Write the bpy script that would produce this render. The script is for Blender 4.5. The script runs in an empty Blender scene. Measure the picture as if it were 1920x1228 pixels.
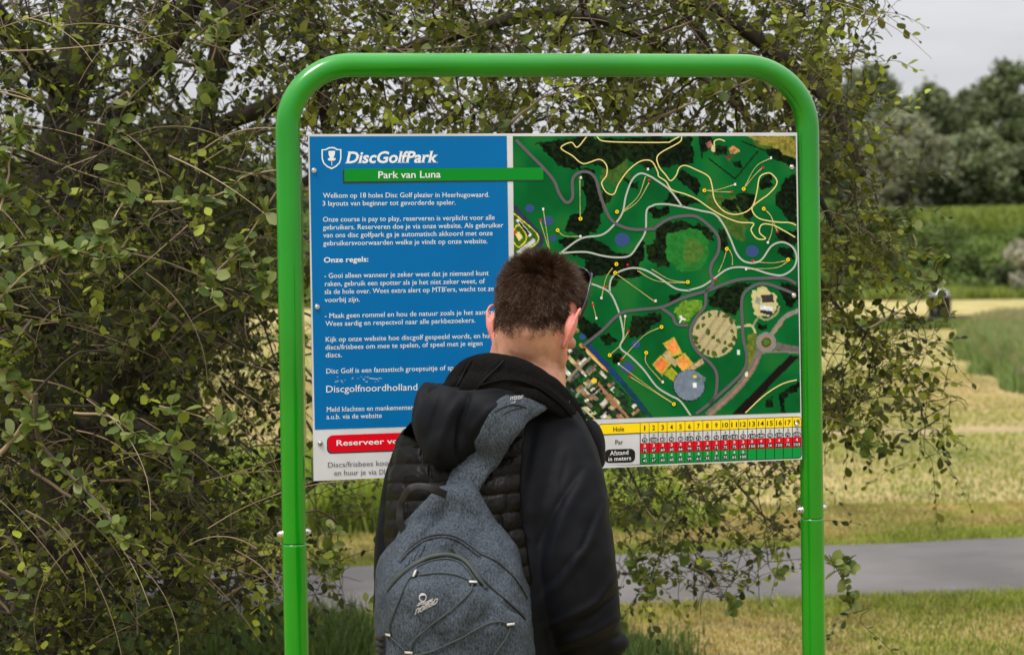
import bpy, bmesh, math, random
import numpy as np
from mathutils import Vector, Matrix, noise as mnoise
from mathutils.bvhtree import BVHTree

rng = np.random.default_rng(7)
random.seed(7)
SC = bpy.context.scene
COL = SC.collection

# ------------------------------------------------------------------ camera
FPX, HOR, ROLL = 3733.0, 500.0, 0.0140
PITCH = math.atan((614 - HOR) / FPX)
CAM = np.array([0.0, 0.0, 1.65])
Fv = np.array([0, math.cos(PITCH), -math.sin(PITCH)])
R0 = np.array([1.0, 0, 0]); U0 = np.array([0, math.sin(PITCH), math.cos(PITCH)])
Rv = R0 * math.cos(ROLL) - U0 * math.sin(ROLL)
Uv = U0 * math.cos(ROLL) + R0 * math.sin(ROLL)
cd = bpy.data.cameras.new('camera'); cam = bpy.data.objects.new('camera', cd); COL.objects.link(cam)
cd.sensor_width = 36; cd.lens = FPX / 1920 * 36; cd.clip_start = 0.1; cd.clip_end = 3000
cam.matrix_world = Matrix(((Rv[0], Uv[0], -Fv[0], CAM[0]), (Rv[1], Uv[1], -Fv[1], CAM[1]),
                           (Rv[2], Uv[2], -Fv[2], CAM[2]), (0, 0, 0, 1)))
cd.dof.use_dof = True; cd.dof.focus_distance = 4.6; cd.dof.aperture_fstop = 5.6
SC.camera = cam
SC.render.resolution_x = 1024; SC.render.resolution_y = 654
SC.view_settings.view_transform = 'Standard'; SC.view_settings.look = 'None'
SC.view_settings.exposure = 0.30; SC.view_settings.gamma = 1.0
SC.render.engine = 'CYCLES'
SC.cycles.use_denoising = True
SC.cycles.max_bounces = 8; SC.cycles.transparent_max_bounces = 8
SC.cycles.diffuse_bounces = 4; SC.cycles.transmission_bounces = 4; SC.cycles.glossy_bounces = 3

# ------------------------------------------------------------------ overcast sky and soft sun
SUN_EL, SUN_AZ = math.radians(62), math.radians(220)     # from behind the camera, left
w = bpy.data.worlds.new('World'); SC.world = w; w.use_nodes = True
nt = w.node_tree; nt.nodes.clear()
def N(t, tree=None, **k):
    n = (tree or nt).nodes.new(t)
    for a, b in k.items(): setattr(n, a, b)
    return n
sky = N('ShaderNodeTexSky', sky_type='NISHITA', sun_disc=False, sun_elevation=SUN_EL, sun_rotation=SUN_AZ)
tc = N('ShaderNodeTexCoord'); sep = N('ShaderNodeSeparateXYZ')
nt.links.new(tc.outputs['Generated'], sep.inputs[0])
ramp = N('ShaderNodeValToRGB')
ramp.color_ramp.elements[0].position = 0.0; ramp.color_ramp.elements[0].color = (0.50, 0.50, 0.515, 1)
ramp.color_ramp.elements[1].position = 1.0; ramp.color_ramp.elements[1].color = (1.85, 1.85, 1.85, 1)
e = ramp.color_ramp.elements.new(0.10); e.color = (0.55, 0.55, 0.57, 1)
nt.links.new(sep.outputs['Z'], ramp.inputs[0])
mp = N('ShaderNodeMapping'); mp.inputs['Scale'].default_value = (2.2, 2.2, 9)
nt.links.new(tc.outputs['Generated'], mp.inputs[0])
nz = N('ShaderNodeTexNoise'); nz.inputs['Scale'].default_value = 1.6; nz.inputs['Detail'].default_value = 5
nt.links.new(mp.outputs[0], nz.inputs['Vector'])
mr = N('ShaderNodeMapRange'); mr.inputs['From Min'].default_value = .3; mr.inputs['From Max'].default_value = .7
mr.inputs['To Min'].default_value = .76; mr.inputs['To Max'].default_value = 1.2
nt.links.new(nz.outputs['Fac'], mr.inputs[0])
vm = N('ShaderNodeVectorMath', operation='SCALE'); nt.links.new(ramp.outputs[0], vm.inputs[0])
m10 = N('ShaderNodeMath', operation='MULTIPLY'); m10.inputs[1].default_value = 10.5
nt.links.new(mr.outputs[0], m10.inputs[0]); nt.links.new(m10.outputs[0], vm.inputs['Scale'])
mx = N('ShaderNodeMix', data_type='RGBA'); mx.inputs['Factor'].default_value = 0.96
nt.links.new(sky.outputs[0], mx.inputs['A']); nt.links.new(vm.outputs[0], mx.inputs['B'])
bg = N('ShaderNodeBackground'); bg.inputs['Strength'].default_value = 0.1
nt.links.new(mx.outputs['Result'], bg.inputs[0])
wo = N('ShaderNodeOutputWorld'); nt.links.new(bg.outputs[0], wo.inputs[0])
sd = bpy.data.lights.new('sun', 'SUN'); sd.energy = 2.4; sd.angle = math.radians(16); sd.color = (1, .96, .9)
sun = bpy.data.objects.new('sun', sd); COL.objects.link(sun)
sdir = Vector((math.sin(SUN_AZ) * math.cos(SUN_EL), math.cos(SUN_AZ) * math.cos(SUN_EL), math.sin(SUN_EL)))
sun.rotation_euler = sdir.to_track_quat('Z', 'Y').to_euler()

# ------------------------------------------------------------------ helpers
def ray(px, py):
    return Fv + Rv * ((px - 960) / FPX) + Uv * ((614 - py) / FPX)
def P(px, py, y):
    """world point seen at photo pixel (px, py) standing y metres in front of the camera"""
    d = ray(px, py); return CAM + d * (y / d[1])
def PG(px, py):
    d = ray(px, py); return CAM + d * (-CAM[2] / d[2])
def proj(V):
    V = np.asarray(V) - CAM; z = V @ Fv
    return 960 + FPX * (V @ Rv) / z, 614 - FPX * (V @ Uv) / z
def srgb(r, g, b, k=1.0):
    f = lambda c: (c / 255 / 12.92 if c <= 10 else ((c / 255 + .055) / 1.055) ** 2.4) * k
    return (f(r), f(g), f(b))

def link(o, parent=None):
    COL.objects.link(o)
    if parent is not None: o.parent = parent
    return o
def tag(o, label=None, cat=None, group=None, kind=None):
    if label: o['label'] = label
    if cat: o['category'] = cat
    if group: o['group'] = group
    if kind: o['kind'] = kind
    return o
def empty(name, loc, label=None, cat=None, group=None):
    o = bpy.data.objects.new(name, None); o.empty_display_size = .1
    o.location = loc; COL.objects.link(o); tag(o, label, cat, group); return o
def mesh_np(name, verts, faces, attrs=None, smooth=False):
    """verts (N,3); faces (M,k) int array or list of arrays; attrs name->(values, domain, type)"""
    me = bpy.data.meshes.new(name)
    verts = np.asarray(verts, dtype=np.float32)
    fl = faces if isinstance(faces, list) else [faces]
    fl = [np.asarray(f, dtype=np.int32) for f in fl if len(f)]
    nl = sum(f.size for f in fl); nf = sum(len(f) for f in fl)
    me.vertices.add(len(verts)); me.vertices.foreach_set('co', verts.ravel())
    me.loops.add(nl); me.loops.foreach_set('vertex_index', np.concatenate([f.ravel() for f in fl]))
    me.polygons.add(nf)
    tot = np.concatenate([np.full(len(f), f.shape[1], dtype=np.int32) for f in fl])
    st = np.concatenate([[0], np.cumsum(tot)[:-1]]).astype(np.int32)
    me.polygons.foreach_set('loop_start', st); me.polygons.foreach_set('loop_total', tot)
    me.update(calc_edges=True)
    if attrs:
        for k, v in attrs.items():
            v = np.asarray(v, dtype=np.float32)
            if v.ndim == 2:
                a = me.attributes.new(k, 'FLOAT_COLOR', 'POINT')
                if v.shape[1] == 3: v = np.concatenate([v, np.ones((len(v), 1), np.float32)], 1)
                a.data.foreach_set('color', v.ravel())
            else:
                a = me.attributes.new(k, 'FLOAT', 'POINT'); a.data.foreach_set('value', v)
    if smooth: me.polygons.foreach_set('use_smooth', np.ones(nf, dtype=bool))
    return me
def obj(name, me, mats, parent=None):
    o = bpy.data.objects.new(name, me)
    for m in (mats if isinstance(mats, (list, tuple)) else [mats]):
        if m is not None and len(me.materials) < 8: me.materials.append(m)
    return link(o, parent)
def bm_obj(name, bm, m, parent=None, smooth=False):
    me = bpy.data.meshes.new(name); bm.normal_update(); bm.to_mesh(me); bm.free()
    if smooth: me.polygons.foreach_set('use_smooth', [True] * len(me.polygons))
    return obj(name, me, m, parent)

# ------------------------------------------------------------------ materials
def mat(name, color, rough=.6, spec=.5, metal=0., **kw):
    m = bpy.data.materials.new(name); m.use_nodes = True
    b = m.node_tree.nodes['Principled BSDF']
    b.inputs['Base Color'].default_value = (*color[:3], 1)
    b.inputs['Roughness'].default_value = rough; b.inputs['Metallic'].default_value = metal
    b.inputs['Specular IOR Level'].default_value = spec
    for k, v in kw.items():
        if k in b.inputs: b.inputs[k].default_value = v
    return m
def noisy(m, scale, c1, c2, lo=.35, hi=.65, detail=4, coords='Object', stretch=None, bump=0., bscale=None, bdist=.002):
    t = m.node_tree; b = t.nodes['Principled BSDF']
    tcn = N('ShaderNodeTexCoord', t); vec = tcn.outputs[coords]
    if stretch:
        mpn = N('ShaderNodeMapping', t); mpn.inputs['Scale'].default_value = stretch
        t.links.new(vec, mpn.inputs[0]); vec = mpn.outputs[0]
    n = N('ShaderNodeTexNoise', t); n.inputs['Scale'].default_value = scale; n.inputs['Detail'].default_value = detail
    t.links.new(vec, n.inputs['Vector'])
    r = N('ShaderNodeValToRGB', t)
    r.color_ramp.elements[0].position = lo; r.color_ramp.elements[0].color = (*c1, 1)
    r.color_ramp.elements[1].position = hi; r.color_ramp.elements[1].color = (*c2, 1)
    t.links.new(n.outputs['Fac'], r.inputs[0]); t.links.new(r.outputs[0], b.inputs['Base Color'])
    if bump:
        n2 = N('ShaderNodeTexNoise', t); n2.inputs['Scale'].default_value = bscale or scale; n2.inputs['Detail'].default_value = 6
        t.links.new(vec, n2.inputs['Vector'])
        bp = N('ShaderNodeBump', t); bp.inputs['Strength'].default_value = bump; bp.inputs['Distance'].default_value = bdist
        t.links.new(n2.outputs['Fac'], bp.inputs['Height']); t.links.new(bp.outputs[0], b.inputs['Normal'])
    return m
def attr_mat(name, attr='tint', rough=.6, spec=.5, noise=None, transl=0., back=None):
    m = mat(name, (.5, .5, .5), rough, spec); t = m.node_tree; b = t.nodes['Principled BSDF']
    a = N('ShaderNodeAttribute', t, attribute_name=attr); c = a.outputs['Color']
    if noise:
        tcn = N('ShaderNodeTexCoord', t); n = N('ShaderNodeTexNoise', t)
        n.inputs['Scale'].default_value = noise[0]; n.inputs['Detail'].default_value = 5
        t.links.new(tcn.outputs['Object'], n.inputs['Vector'])
        mrn = N('ShaderNodeMapRange', t); mrn.inputs['From Min'].default_value = .3; mrn.inputs['From Max'].default_value = .7
        mrn.inputs['To Min'].default_value = noise[1]; mrn.inputs['To Max'].default_value = noise[2]
        t.links.new(n.outputs['Fac'], mrn.inputs[0])
        v = N('ShaderNodeVectorMath', t, operation='SCALE'); t.links.new(c, v.inputs[0]); t.links.new(mrn.outputs[0], v.inputs['Scale'])
        c = v.outputs[0]
    if back is not None:
        g = N('ShaderNodeNewGeometry', t); mxx = N('ShaderNodeMix', t, data_type='RGBA')
        v2 = N('ShaderNodeMix', t, data_type='RGBA'); v2.inputs['Factor'].default_value = .30
        v2.inputs['B'].default_value = (*back, 1); t.links.new(c, v2.inputs['A'])
        t.links.new(g.outputs['Backfacing'], mxx.inputs['Factor']); t.links.new(c, mxx.inputs['A']); t.links.new(v2.outputs['Result'], mxx.inputs['B'])
        c = mxx.outputs['Result']
    t.links.new(c, b.inputs['Base Color'])
    if transl:
        tr = N('ShaderNodeBsdfTranslucent', t); v3 = N('ShaderNodeVectorMath', t, operation='MULTIPLY')
        v3.inputs[1].default_value = (1.5, 1.6, .7); t.links.new(c, v3.inputs[0]); t.links.new(v3.outputs[0], tr.inputs[0])
        ms = N('ShaderNodeMixShader', t); ms.inputs[0].default_value = transl
        t.links.new(b.outputs[0], ms.inputs[1]); t.links.new(tr.outputs[0], ms.inputs[2])
        out = t.nodes['Material Output']; t.links.new(ms.outputs[0], out.inputs[0])
    return m

M = {}
M['paint'] = noisy(mat('green_paint', (.005, .3, .008), .27, .42), 3, (.0004, .185, .0004), (.0008, .240, .0008), bump=.06, bscale=220, bdist=.0006)
_b = M['paint'].node_tree.nodes['Principled BSDF']; _b.inputs['Coat Weight'].default_value = .45; _b.inputs['Coat Roughness'].default_value = .12
M['bolt'] = mat('bolt_steel', (.62, .62, .6), .25, .5, 1.0)
M['board'] = noisy(mat('white_board', (.66, .66, .69), .45, .2), 8, (.52, .52, .545), (.60, .60, .63))
M['blue'] = noisy(mat('blue_print', (.0, .17, .45), .42, .10), 5, (.0004, .120, .345), (.0004, .132, .37))
M['white'] = mat('white_print', (.70, .73, .76), .4, .15)
M['grey_text'] = mat('grey_print', (.09, .09, .1), .5)
M['banner'] = mat('green_print', srgb(10, 128, 38), .35, .12)
M['shade_print'] = mat('dark_print', (.006, .02, .03), .5)
M['red'] = mat('red_print', srgb(208, 8, 30), .35, .12)
M['yellow'] = mat('yellow_print', srgb(240, 208, 20), .4, .12)
M['black'] = mat('black_print', (.012, .012, .013), .4, .12)
M['tgreen'] = mat('table_green_print', srgb(8, 138, 60), .4, .12)
M['mapc'] = attr_mat('map_print', 'tint', .45, .05)
M['road'] = mat('map_road_print', srgb(92, 88, 94), .4, .12)
M['lpath'] = mat('map_path_print', srgb(168, 176, 166), .4)
M['cream'] = mat('map_trail_print', srgb(224, 206, 130), .4)
M['pond'] = mat('map_pond_print', srgb(24, 62, 118), .4)
M['bark'] = noisy(mat('bark', (.06, .05, .035), .9, .2), 14, (.015, .012, .009), (.050, .040, .028), stretch=(1, 1, .3), bump=.9, bscale=45, bdist=.012)
M['twig'] = attr_mat('twig_bark', 'tint', .75, .25)
M['leaf'] = attr_mat('leaf', 'tint', .48, .12, transl=.30, back=(.13, .15, .07))
M['farleaf'] = attr_mat('far_foliage', 'tint', .7, .2, transl=.2)
M['grass'] = attr_mat('grass_blade', 'tint', .65, .3, transl=.25)
M['asphalt'] = noisy(mat('asphalt', (.2, .2, .2), .9, .25), 1.4, (.088, .082, .081), (.132, .122, .119), bump=1.0, bscale=160, bdist=.004)
# ================================================================== THE SIGN
YAW, LEAN, TILT, BW, BH = 0.2390669, 0.00133, -0.00443, 1.2317, 0.8190
Msign = np.array(Matrix.Rotation(YAW, 3, 'Z') @ Matrix.Rotation(LEAN, 3, 'X') @ Matrix.Rotation(TILT, 3, 'Y'))
Bc = np.array([0.124218, 4.85, 1.561972]); Bn = Msign @ np.array([0, -1.0, 0])   # towards the camera
Bu = Msign @ np.array([1.0, 0, 0]); Bv = Msign @ np.array([0, 0, 1.0])
def B(px, py, off=0.0):
    """point on the board's plane for photo pixel, then lifted off along the board's normal"""
    d = ray(px, py); t = ((Bc - CAM) @ Bn) / (d @ Bn); return CAM + d * t + Bn * off
sign = empty('information_sign', tuple(Bc + np.array([0, 0, -Bc[2]])),
             'green tubular steel frame holding a blue and map printed disc golf board', 'information sign')
def lay(name, pts_list, m, off, parent):
    """flat print: list of polygons in photo pixels laid on the board"""
    bm = bmesh.new()
    for pts in pts_list:
        vs = [bm.verts.new(Vector(B(x, y, off)) - Vector(sign.location)) for x, y in pts]
        if len(vs) > 2:
            f = bm.faces.new(vs); f.normal_update()
            if f.normal.dot(Vector(Bn)) < 0: f.normal_flip()
    bmesh.ops.triangulate(bm, faces=bm.faces[:])
    return bm_obj(name, bm, m, parent)
def slab(name, q, z0, z1, m, parent):
    """quad in photo pixels given thickness along the board normal"""
    bm = bmesh.new(); L = Vector(sign.location)
    a = [bm.verts.new(Vector(B(x, y, 0) + Bn * z0) - L) for x, y in q]
    b = [bm.verts.new(Vector(B(x, y, 0) + Bn * z1) - L) for x, y in q]
    bm.faces.new(a); bm.faces.new(b[::-1])
    for i in range(4): bm.faces.new((a[i], b[i], b[(i + 1) % 4], a[(i + 1) % 4]))
    bmesh.ops.recalc_face_normals(bm, faces=bm.faces[:])
    return bm_obj(name, bm, m, parent)
def catmull(pts, n=6):
    pts = [np.array(p, float) for p in pts]
    if len(pts) < 3: return pts
    ext = [2 * pts[0] - pts[1]] + pts + [2 * pts[-1] - pts[-2]]
    out = []
    for i in range(1, len(ext) - 2):
        p0, p1, p2, p3 = ext[i - 1:i + 3]
        for k in range(n):
            t = k / n
            out.append(.5 * ((2 * p1) + (-p0 + p2) * t + (2 * p0 - 5 * p1 + 4 * p2 - p3) * t * t + (-p0 + 3 * p1 - 3 * p2 + p3) * t ** 3))
    out.append(pts[-1]); return out
def tube_np(pts, radii, seg=12, caps=True):
    """returns verts, quad faces, tri faces of a tube along pts"""
    pts = np.asarray(pts, float); n = len(pts)
    radii = np.broadcast_to(np.asarray(radii, float), (n,))
    T = np.gradient(pts, axis=0); T /= np.linalg.norm(T, axis=1)[:, None] + 1e-9
    up = np.array([0, 0, 1.0]) if abs(T[0][2]) < .9 else np.array([1.0, 0, 0])
    a = np.cross(T[0], up); a /= np.linalg.norm(a); V = []
    for i in range(n):
        a = a - T[i] * (a @ T[i]); a /= np.linalg.norm(a); b = np.cross(T[i], a)
        ang = np.arange(seg) * 2 * math.pi / seg
        V.append(pts[i] + radii[i] * (np.cos(ang)[:, None] * a + np.sin(ang)[:, None] * b))
    V = np.concatenate(V); Q = []
    for i in range(n - 1):
        for k in range(seg):
            k2 = (k + 1) % seg
            Q.append((i * seg + k, i * seg + k2, (i + 1) * seg + k2, (i + 1) * seg + k))
    Tt = []
    if caps:
        V = np.concatenate([V, V[:seg], V[(n - 1) * seg:n * seg], pts[:1], pts[-1:]]); d0 = n * seg; d1 = d0 + seg; c0 = d1 + seg; c1 = c0 + 1
        for k in range(seg):
            k2 = (k + 1) % seg
            Tt.append((c0, d0 + k2, d0 + k)); Tt.append((c1, d1 + k, d1 + k2))
    return V, np.array(Q), np.array(Tt) if caps else np.zeros((0, 3), int)
def tube_obj(name, pts, radii, m, parent, seg=12, smooth=True, loc=None, attrs=None, caps=True):
    V, Q, T = tube_np(pts, radii, seg, caps)
    if loc is None and parent is not None: loc = parent.location
    if loc is not None: V = V - np.array(loc)
    me = mesh_np(name, V, [Q, T], smooth=smooth)
    if attrs is not None:
        a = me.attributes.new('tint', 'FLOAT_COLOR', 'POINT')
        a.data.foreach_set('color', np.tile(np.array([*attrs, 1], np.float32), len(V)))
    return obj(name, me, m, parent)
def simple_prism(name, center, axis, r, h, seg, m, parent, r2=None, loc=None):
    axis = np.array(axis, float); axis /= np.linalg.norm(axis)
    c = np.array(center, float)
    return tube_obj(name, [c, c + axis * h * .999, c + axis * h], [r, r if r2 is None else r2, (r if r2 is None else r2) * .92], m, parent, seg, smooth=False)

# frame tubes: centre line 22 mm behind the board's face
TO = -0.020
cl = []
RT = 0.0287
Lx = lambda y: 541.0 + (y - 250) * .0165
Rx = lambda y: 1519.5 + (y - 250) * .0123
def arc(cx, cy, rx, ry, a0, a1, n=14):
    return [(cx + rx * math.cos(a0 + (a1 - a0) * i / n), cy - ry * math.sin(a0 + (a1 - a0) * i / n)) for i in range(n + 1)]
pix = [(Lx(1019), 1019), (Lx(800), 800), (Lx(500), 500)]
pix += arc(541 + 120, 121 + 118, 120, 118, math.pi, math.pi / 2)
pix += [(900, 121), (1200, 121.5)]
pix += arc(1519.5 - 122, 122.5 + 118, 122, 118, math.pi / 2, 0)
pix += [(Rx(500), 500), (Rx(800), 800), (Rx(971), 971)]
tube_obj('bent_frame_tube', [B(x, y, TO) for x, y in pix], RT, M['paint'], sign, 32)
def ground_of(px, py):
    a = B(px, py, TO); return a + np.array([0, 0, -1.0]) * (a[2] + .3) + Bv * 0
for nm, (px, py) in (('post', (Lx(1020.5), 1020.5)), ('post', (Rx(972.5), 972.5))):
    a = B(px, py, TO); b = a - Bv * (a[2] + .35)
    # outer socket post with a small lip at its mouth
    tube_obj(nm, [a - Bv * .0008, a - Bv * .003, a - Bv * .006, a - Bv * .012, a - Bv * .05, b], [RT - .0012, RT + .0006, RT + .0006, RT + .0006, RT + .0006, RT + .0006], M['paint'], sign, 32)
for (px, py, s) in ((532, 1002, -1), (582, 1000, 1), (1507, 957, -1), (1553.5, 954, 1)):
    base_px = Lx(py) if px < 1000 else Rx(py)
    c = B(base_px, py, TO) + Bu * s * (RT - .002)
    bt = empty('bolt', tuple(Vector(c) - Vector(sign.location))); bt.parent = sign
    def pr(name, z0, h, r, seg, r2=None):
        o = simple_prism(name, c + Bu * s * z0, Bu * s, r, h, seg, M['bolt'], None, r2)
        o.data.transform(Matrix.Translation(-Vector(c))); o.parent = bt
    pr('washer', 0, .0028, .0105, 20); pr('nut', .0030, .0065, .0088, 6); pr('dome_cap', .0096, .0045, .0065, 14, .004)

BQ = [(578, 252), (1494.4, 249), (1503.8, 861), (588.5, 901.5)]
slab('board_panel', BQ, -.006, 0, M['board'], sign)
def fin(q, za, zb):
    # mounting strip welded to the tube, running obliquely back behind the board
    bm = bmesh.new(); L = Vector(sign.location); z = (za, zb, zb, za)
    a = [bm.verts.new(Vector(B(x, y, z[i])) - L) for i, (x, y) in enumerate(q)]
    b = [bm.verts.new(Vector(B(x, y, z[i] - .004)) - L) for i, (x, y) in enumerate(q)]
    bm.faces.new(a); bm.faces.new(b[::-1])
    for i in range(4): bm.faces.new((a[i], b[i], b[(i + 1) % 4], a[(i + 1) % 4]))
    bmesh.ops.recalc_face_normals(bm, faces=bm.faces[:]); bm_obj('mounting_strip', bm, M['paint'], sign)
fin([(561, 291), (581, 290), (590, 853), (571, 853.5)], -.02, -.14)  # steep tilt shaped to turn this strip from the sun and darken it
fin([(1500, 290), (1484, 290), (1494, 800), (1507, 801)], -.012, -.06)
fin([(584, 858), (589, 858), (592, 899), (585.5, 898)], -.008, -.020)
for (x, y) in ((588.5, 320), (594.5, 575.5), (600.5, 831), (1484, 313.5), (1488, 554), (1493.5, 796)):
    sc_ = simple_prism('screw', B(x, y, .0012), Bn, .0062, .002, 16, M['bolt'], sign, .0058)
    simple_prism('screw_head', B(x, y, .0033), Bn, .0042, .003, 6, M['bolt'], sign, .003)
L1, L2, L3 = .0006, .0011, .0016
lay('blue_field', [[(580, 256.3), (950, 255.2), (954, 500), (959.5, 793.5), (590.2, 805.3)]], M['blue'], L1, sign)
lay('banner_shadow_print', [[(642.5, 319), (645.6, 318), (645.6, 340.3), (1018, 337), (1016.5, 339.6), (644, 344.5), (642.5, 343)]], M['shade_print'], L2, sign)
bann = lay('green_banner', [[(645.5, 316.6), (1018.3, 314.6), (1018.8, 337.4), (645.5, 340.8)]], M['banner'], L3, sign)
def rrect(x0, y0, x1, y1, r, sl=0.0, corners=(1, 1, 1, 1), n=5):
    """rounded rectangle in photo pixels with slope sl (dy/dx)"""
    out = []
    for (cx, cy, a0, on) in ((x0 + r, y0 + r, 180, corners[0]), (x1 - r, y0 + r, 270, corners[1]), (x1 - r, y1 - r, 0, corners[2]), (x0 + r, y1 - r, 90, corners[3])):
        if on:
            for i in range(n + 1):
                a = math.radians(a0 + 90 * i / n); out.append((cx + r * math.cos(a), cy + r * math.sin(a)))
        else: out.append((x0 if cx < (x0 + x1) / 2 else x1, y0 if cy < (y0 + y1) / 2 else y1))
    return [(x, y + sl * (x - x0)) for x, y in out]
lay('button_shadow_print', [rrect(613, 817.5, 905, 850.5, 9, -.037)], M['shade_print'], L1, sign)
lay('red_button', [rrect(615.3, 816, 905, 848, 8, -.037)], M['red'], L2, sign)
# shield emblem
sh_o = [(602.6, 280.5), (610, 280), (616, 276.6), (621.5, 276), (627, 276.6), (633, 280), (640, 280.3), (640, 298), (637, 307), (630, 313.5), (621.7, 317.8), (613, 313.8), (606, 307), (602.8, 298)]
cx_, cy_ = 621.5, 296
sh_i = [(cx_ + (x - cx_) * .87, cy_ + (y - cy_) * .87) for x, y in sh_o]
shield_polys = [[sh_o[i], sh_o[(i + 1) % 14], sh_i[(i + 1) % 14], sh_i[i]] for i in range(14)]
shield_polys += [[(615.8, 283.5), (628.2, 283.3), (627.6, 290), (625.8, 294.5), (617.6, 294.6), (616, 290)], [(618.5, 294.5), (625, 294.4), (625.5, 297), (618, 297)],
                 [(614.8, 297), (629, 296.8), (629, 300), (626, 301.6), (617.5, 301.8), (614.8, 300.2)], [(621.2, 301.6), (622.4, 301.6), (622.6, 311), (621.6, 311)]]
lay('shield_emblem', shield_polys, M['white'], L2, sign)

# ---- lettering -----------------------------------------------------
jobs = []
def text(s, x0, x1, yb0, yb1, cap, m, off=L2, serif=False, bold=0., shear=0., name='lettering', parent=None):
    jobs.append(dict(s=s, x0=x0, x1=x1, yb0=yb0, yb1=yb1, cap=cap, m=m, off=off, serif=serif, bold=bold, shear=shear, name=name, parent=parent))
W = M['white']
text('DiscGolfPark', 647, 821, 306, 304.6, 20.5, W, serif=True, bold=.026, shear=.2)
text('Park van Luna', 709, 826, 334.6, 333.2, 12.6, W, off=.0021, bold=.010)
body = [('Welkom op 18 holes Disc Golf plezier in Heerhugowaard.', 604.8, 917, 371.2, 369.5), ('3 layouts van beginner tot gevorderde speler.', 604.8, 854, 386, 384),
 ('Onze course is pay to play, reserveren is verplicht voor alle', 605.5, 927.5, 416, 412.2), ('gebruikers. Reserveren doe je via onze website. Als gebruiker', 605.5, 943.5, 430.8, 426.6),
 ('van ons disc golfpark ga je automatisch akkoord met onze', 606, 923.5, 445.5, 441.4), ('gebruikersvoorwaarden welke je vindt op onze website.', 606, 914, 460.5, 456.3),
 ('- Gooi alleen wanneer je zeker weet dat je niemand kunt', 608, 916, 521.4, 516.2), ('raken, gebruik een spotter als je het niet zeker weet, of', 608.5, 909, 536.5, 531.3),
 ("sla de hole over. Wees extra alert op MTB'ers, wacht tot ze", 608.5, 926, 551.4, 545.4), ('voorbij zijn.', 608.6, 674.5, 566.6, 565.3),
 ('- Maak geen rommel en hou de natuur zoals je het aantreft.', 609, 936, 596.4, 589), ('Wees aardig en respectvol naar alle parkbezoekers.', 609.5, 891, 611.3, 604.7),
 ('Kijk op onze website hoe discgolf gespeeld wordt, en huur', 610, 930, 640.7, 633.2), ('discs/frisbees om mee te spelen, of speel met je eigen', 610, 905, 655.5, 647.7),
 ('discs.', 610.5, 641, 670, 669.3), ('Disc Golf is een fantastisch groepsuitje of sportdag.', 611, 888, 700.2, 692.5),
 ('Meld klachten en mankementen', 612, 776, 771.8, 767.6), ('a.u.b. via de website', 612, 715.5, 785.6, 783)]
for t_ in body: text(*t_, 8.9, W, serif=True, bold=.0)
text('Onze regels:', 607, 690.5, 492.3, 490.6, 9.4, W, serif=True, bold=.016)
text('Discgolfnoordholland.nl', 611.5, 801, 735.6, 730.8, 12.4, W)
text('Reserveer voordelig online', 630.8, 868, 835.2, 827, 10, W, off=L3, bold=.012)
text('Discs/frisbees koop', 614, 736, 875.8, 871.8, 9.2, M['grey_text'], serif=True)
text('en huur je via', 626.5, 706, 890.8, 888.8, 9.2, M['grey_text'], serif=True)
text('DI', 710.5, 722, 889, 888.5, 9.2, M['grey_text'], serif=True)
# ---- score table -----------------------------------------------------
def ty(x, row):
    """row boundary 0..4 of the table at photo x"""
    a = (792.4, 811.9, 831.1, 850.0, 870.1)[row]; b = (781.2, 800.2, 818.8, 837.9, 857.8)[row]
    return a + (b - a) * (x - 1200.1) / 301.9
def tq(x0, x1, r0, r1, pad=0): return [(x0 + pad, ty(x0, r0) + pad), (x1 - pad, ty(x1, r0) + pad), (x1 - pad, ty(x1, r1) - pad), (x0 + pad, ty(x0, r1) - pad)]
lay('table_border', [[(1122, 800), (1123.5, 796.3), (1127, 794.6), (1496, 780.6), (1500.5, 782), (1502.4, 786), (1503, 853), (1501, 857.4), (1497, 859), (1199.6, 871), (1128, 872.5), (1199.6, 870), (1199.6, 812.6), (1127, 815.8), (1123.5, 814.6), (1122, 811)]], M['black'], L1, sign)
lay('table_head_row', [[(1123, 800), (1124.5, 797), (1128, 795.7), (1496, 781.8), (1499.8, 783), (1501.5, 786.5), (1501.8, 799.4), (1200, 811.0), (1128, 814), (1124.5, 813), (1123, 810)]], M['yellow'], L2, sign)
CW = 301.9 / 18
for r, mname in ((1, 'board'), (2, 'red'), (3, 'tgreen')):
    lay('table_row', [tq(1200.6 + c * CW, 1199.9 + (c + 1) * CW, r, r + 1, .35) if not (r == 3 and c == 17) else
        [(1200.6 + 17 * CW, ty(1486, 3) + .4), (1501.6, ty(1501, 3) + .4), (1501.8, 852), (1500, 856), (1496.5, 857.6), (1200.6 + 17 * CW, ty(1486, 4) - .4)] for c in range(18)], M[mname], L2, sign)
for c in range(1, 19):
    x = 1200.1 + (c - 1) * CW
    lay('column_line', [[(x - .35, ty(x, 0)), (x + .35, ty(x, 0)), (x + .35, ty(x, 1)), (x - .35, ty(x, 1))]], M['black'], L3, sign)
    n = str(c); wd = 2.3 if n == '1' else 3.6 if len(n) == 1 else 5.4
    text(n, x + CW / 2 - wd + (1.2 if len(n) == 1 else 0), x + CW / 2 + wd - (1.2 if len(n) == 1 else 0), ty(x, 1) - 5, ty(x + CW, 1) - 5, 8.6, M['black'], off=L3, bold=.012, name='hole_number')
par = ['333334333433433433', '333334333333543434', '334445433445']
dist = [[75, 100, 83, 90, 80, 124, 73, 61, 93, 113, 103, 95, 150, 100, 90, 150, 70, 103], [75, 67, 60, 60, 66, 99, 72, 61, 72, 75, 75, 65, 150, 100, 56, 120, 70, 103], [43, 67, 60, 60, 65, 99, 61, 35, 51, 75, 65, 100]]
pills = []
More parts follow.
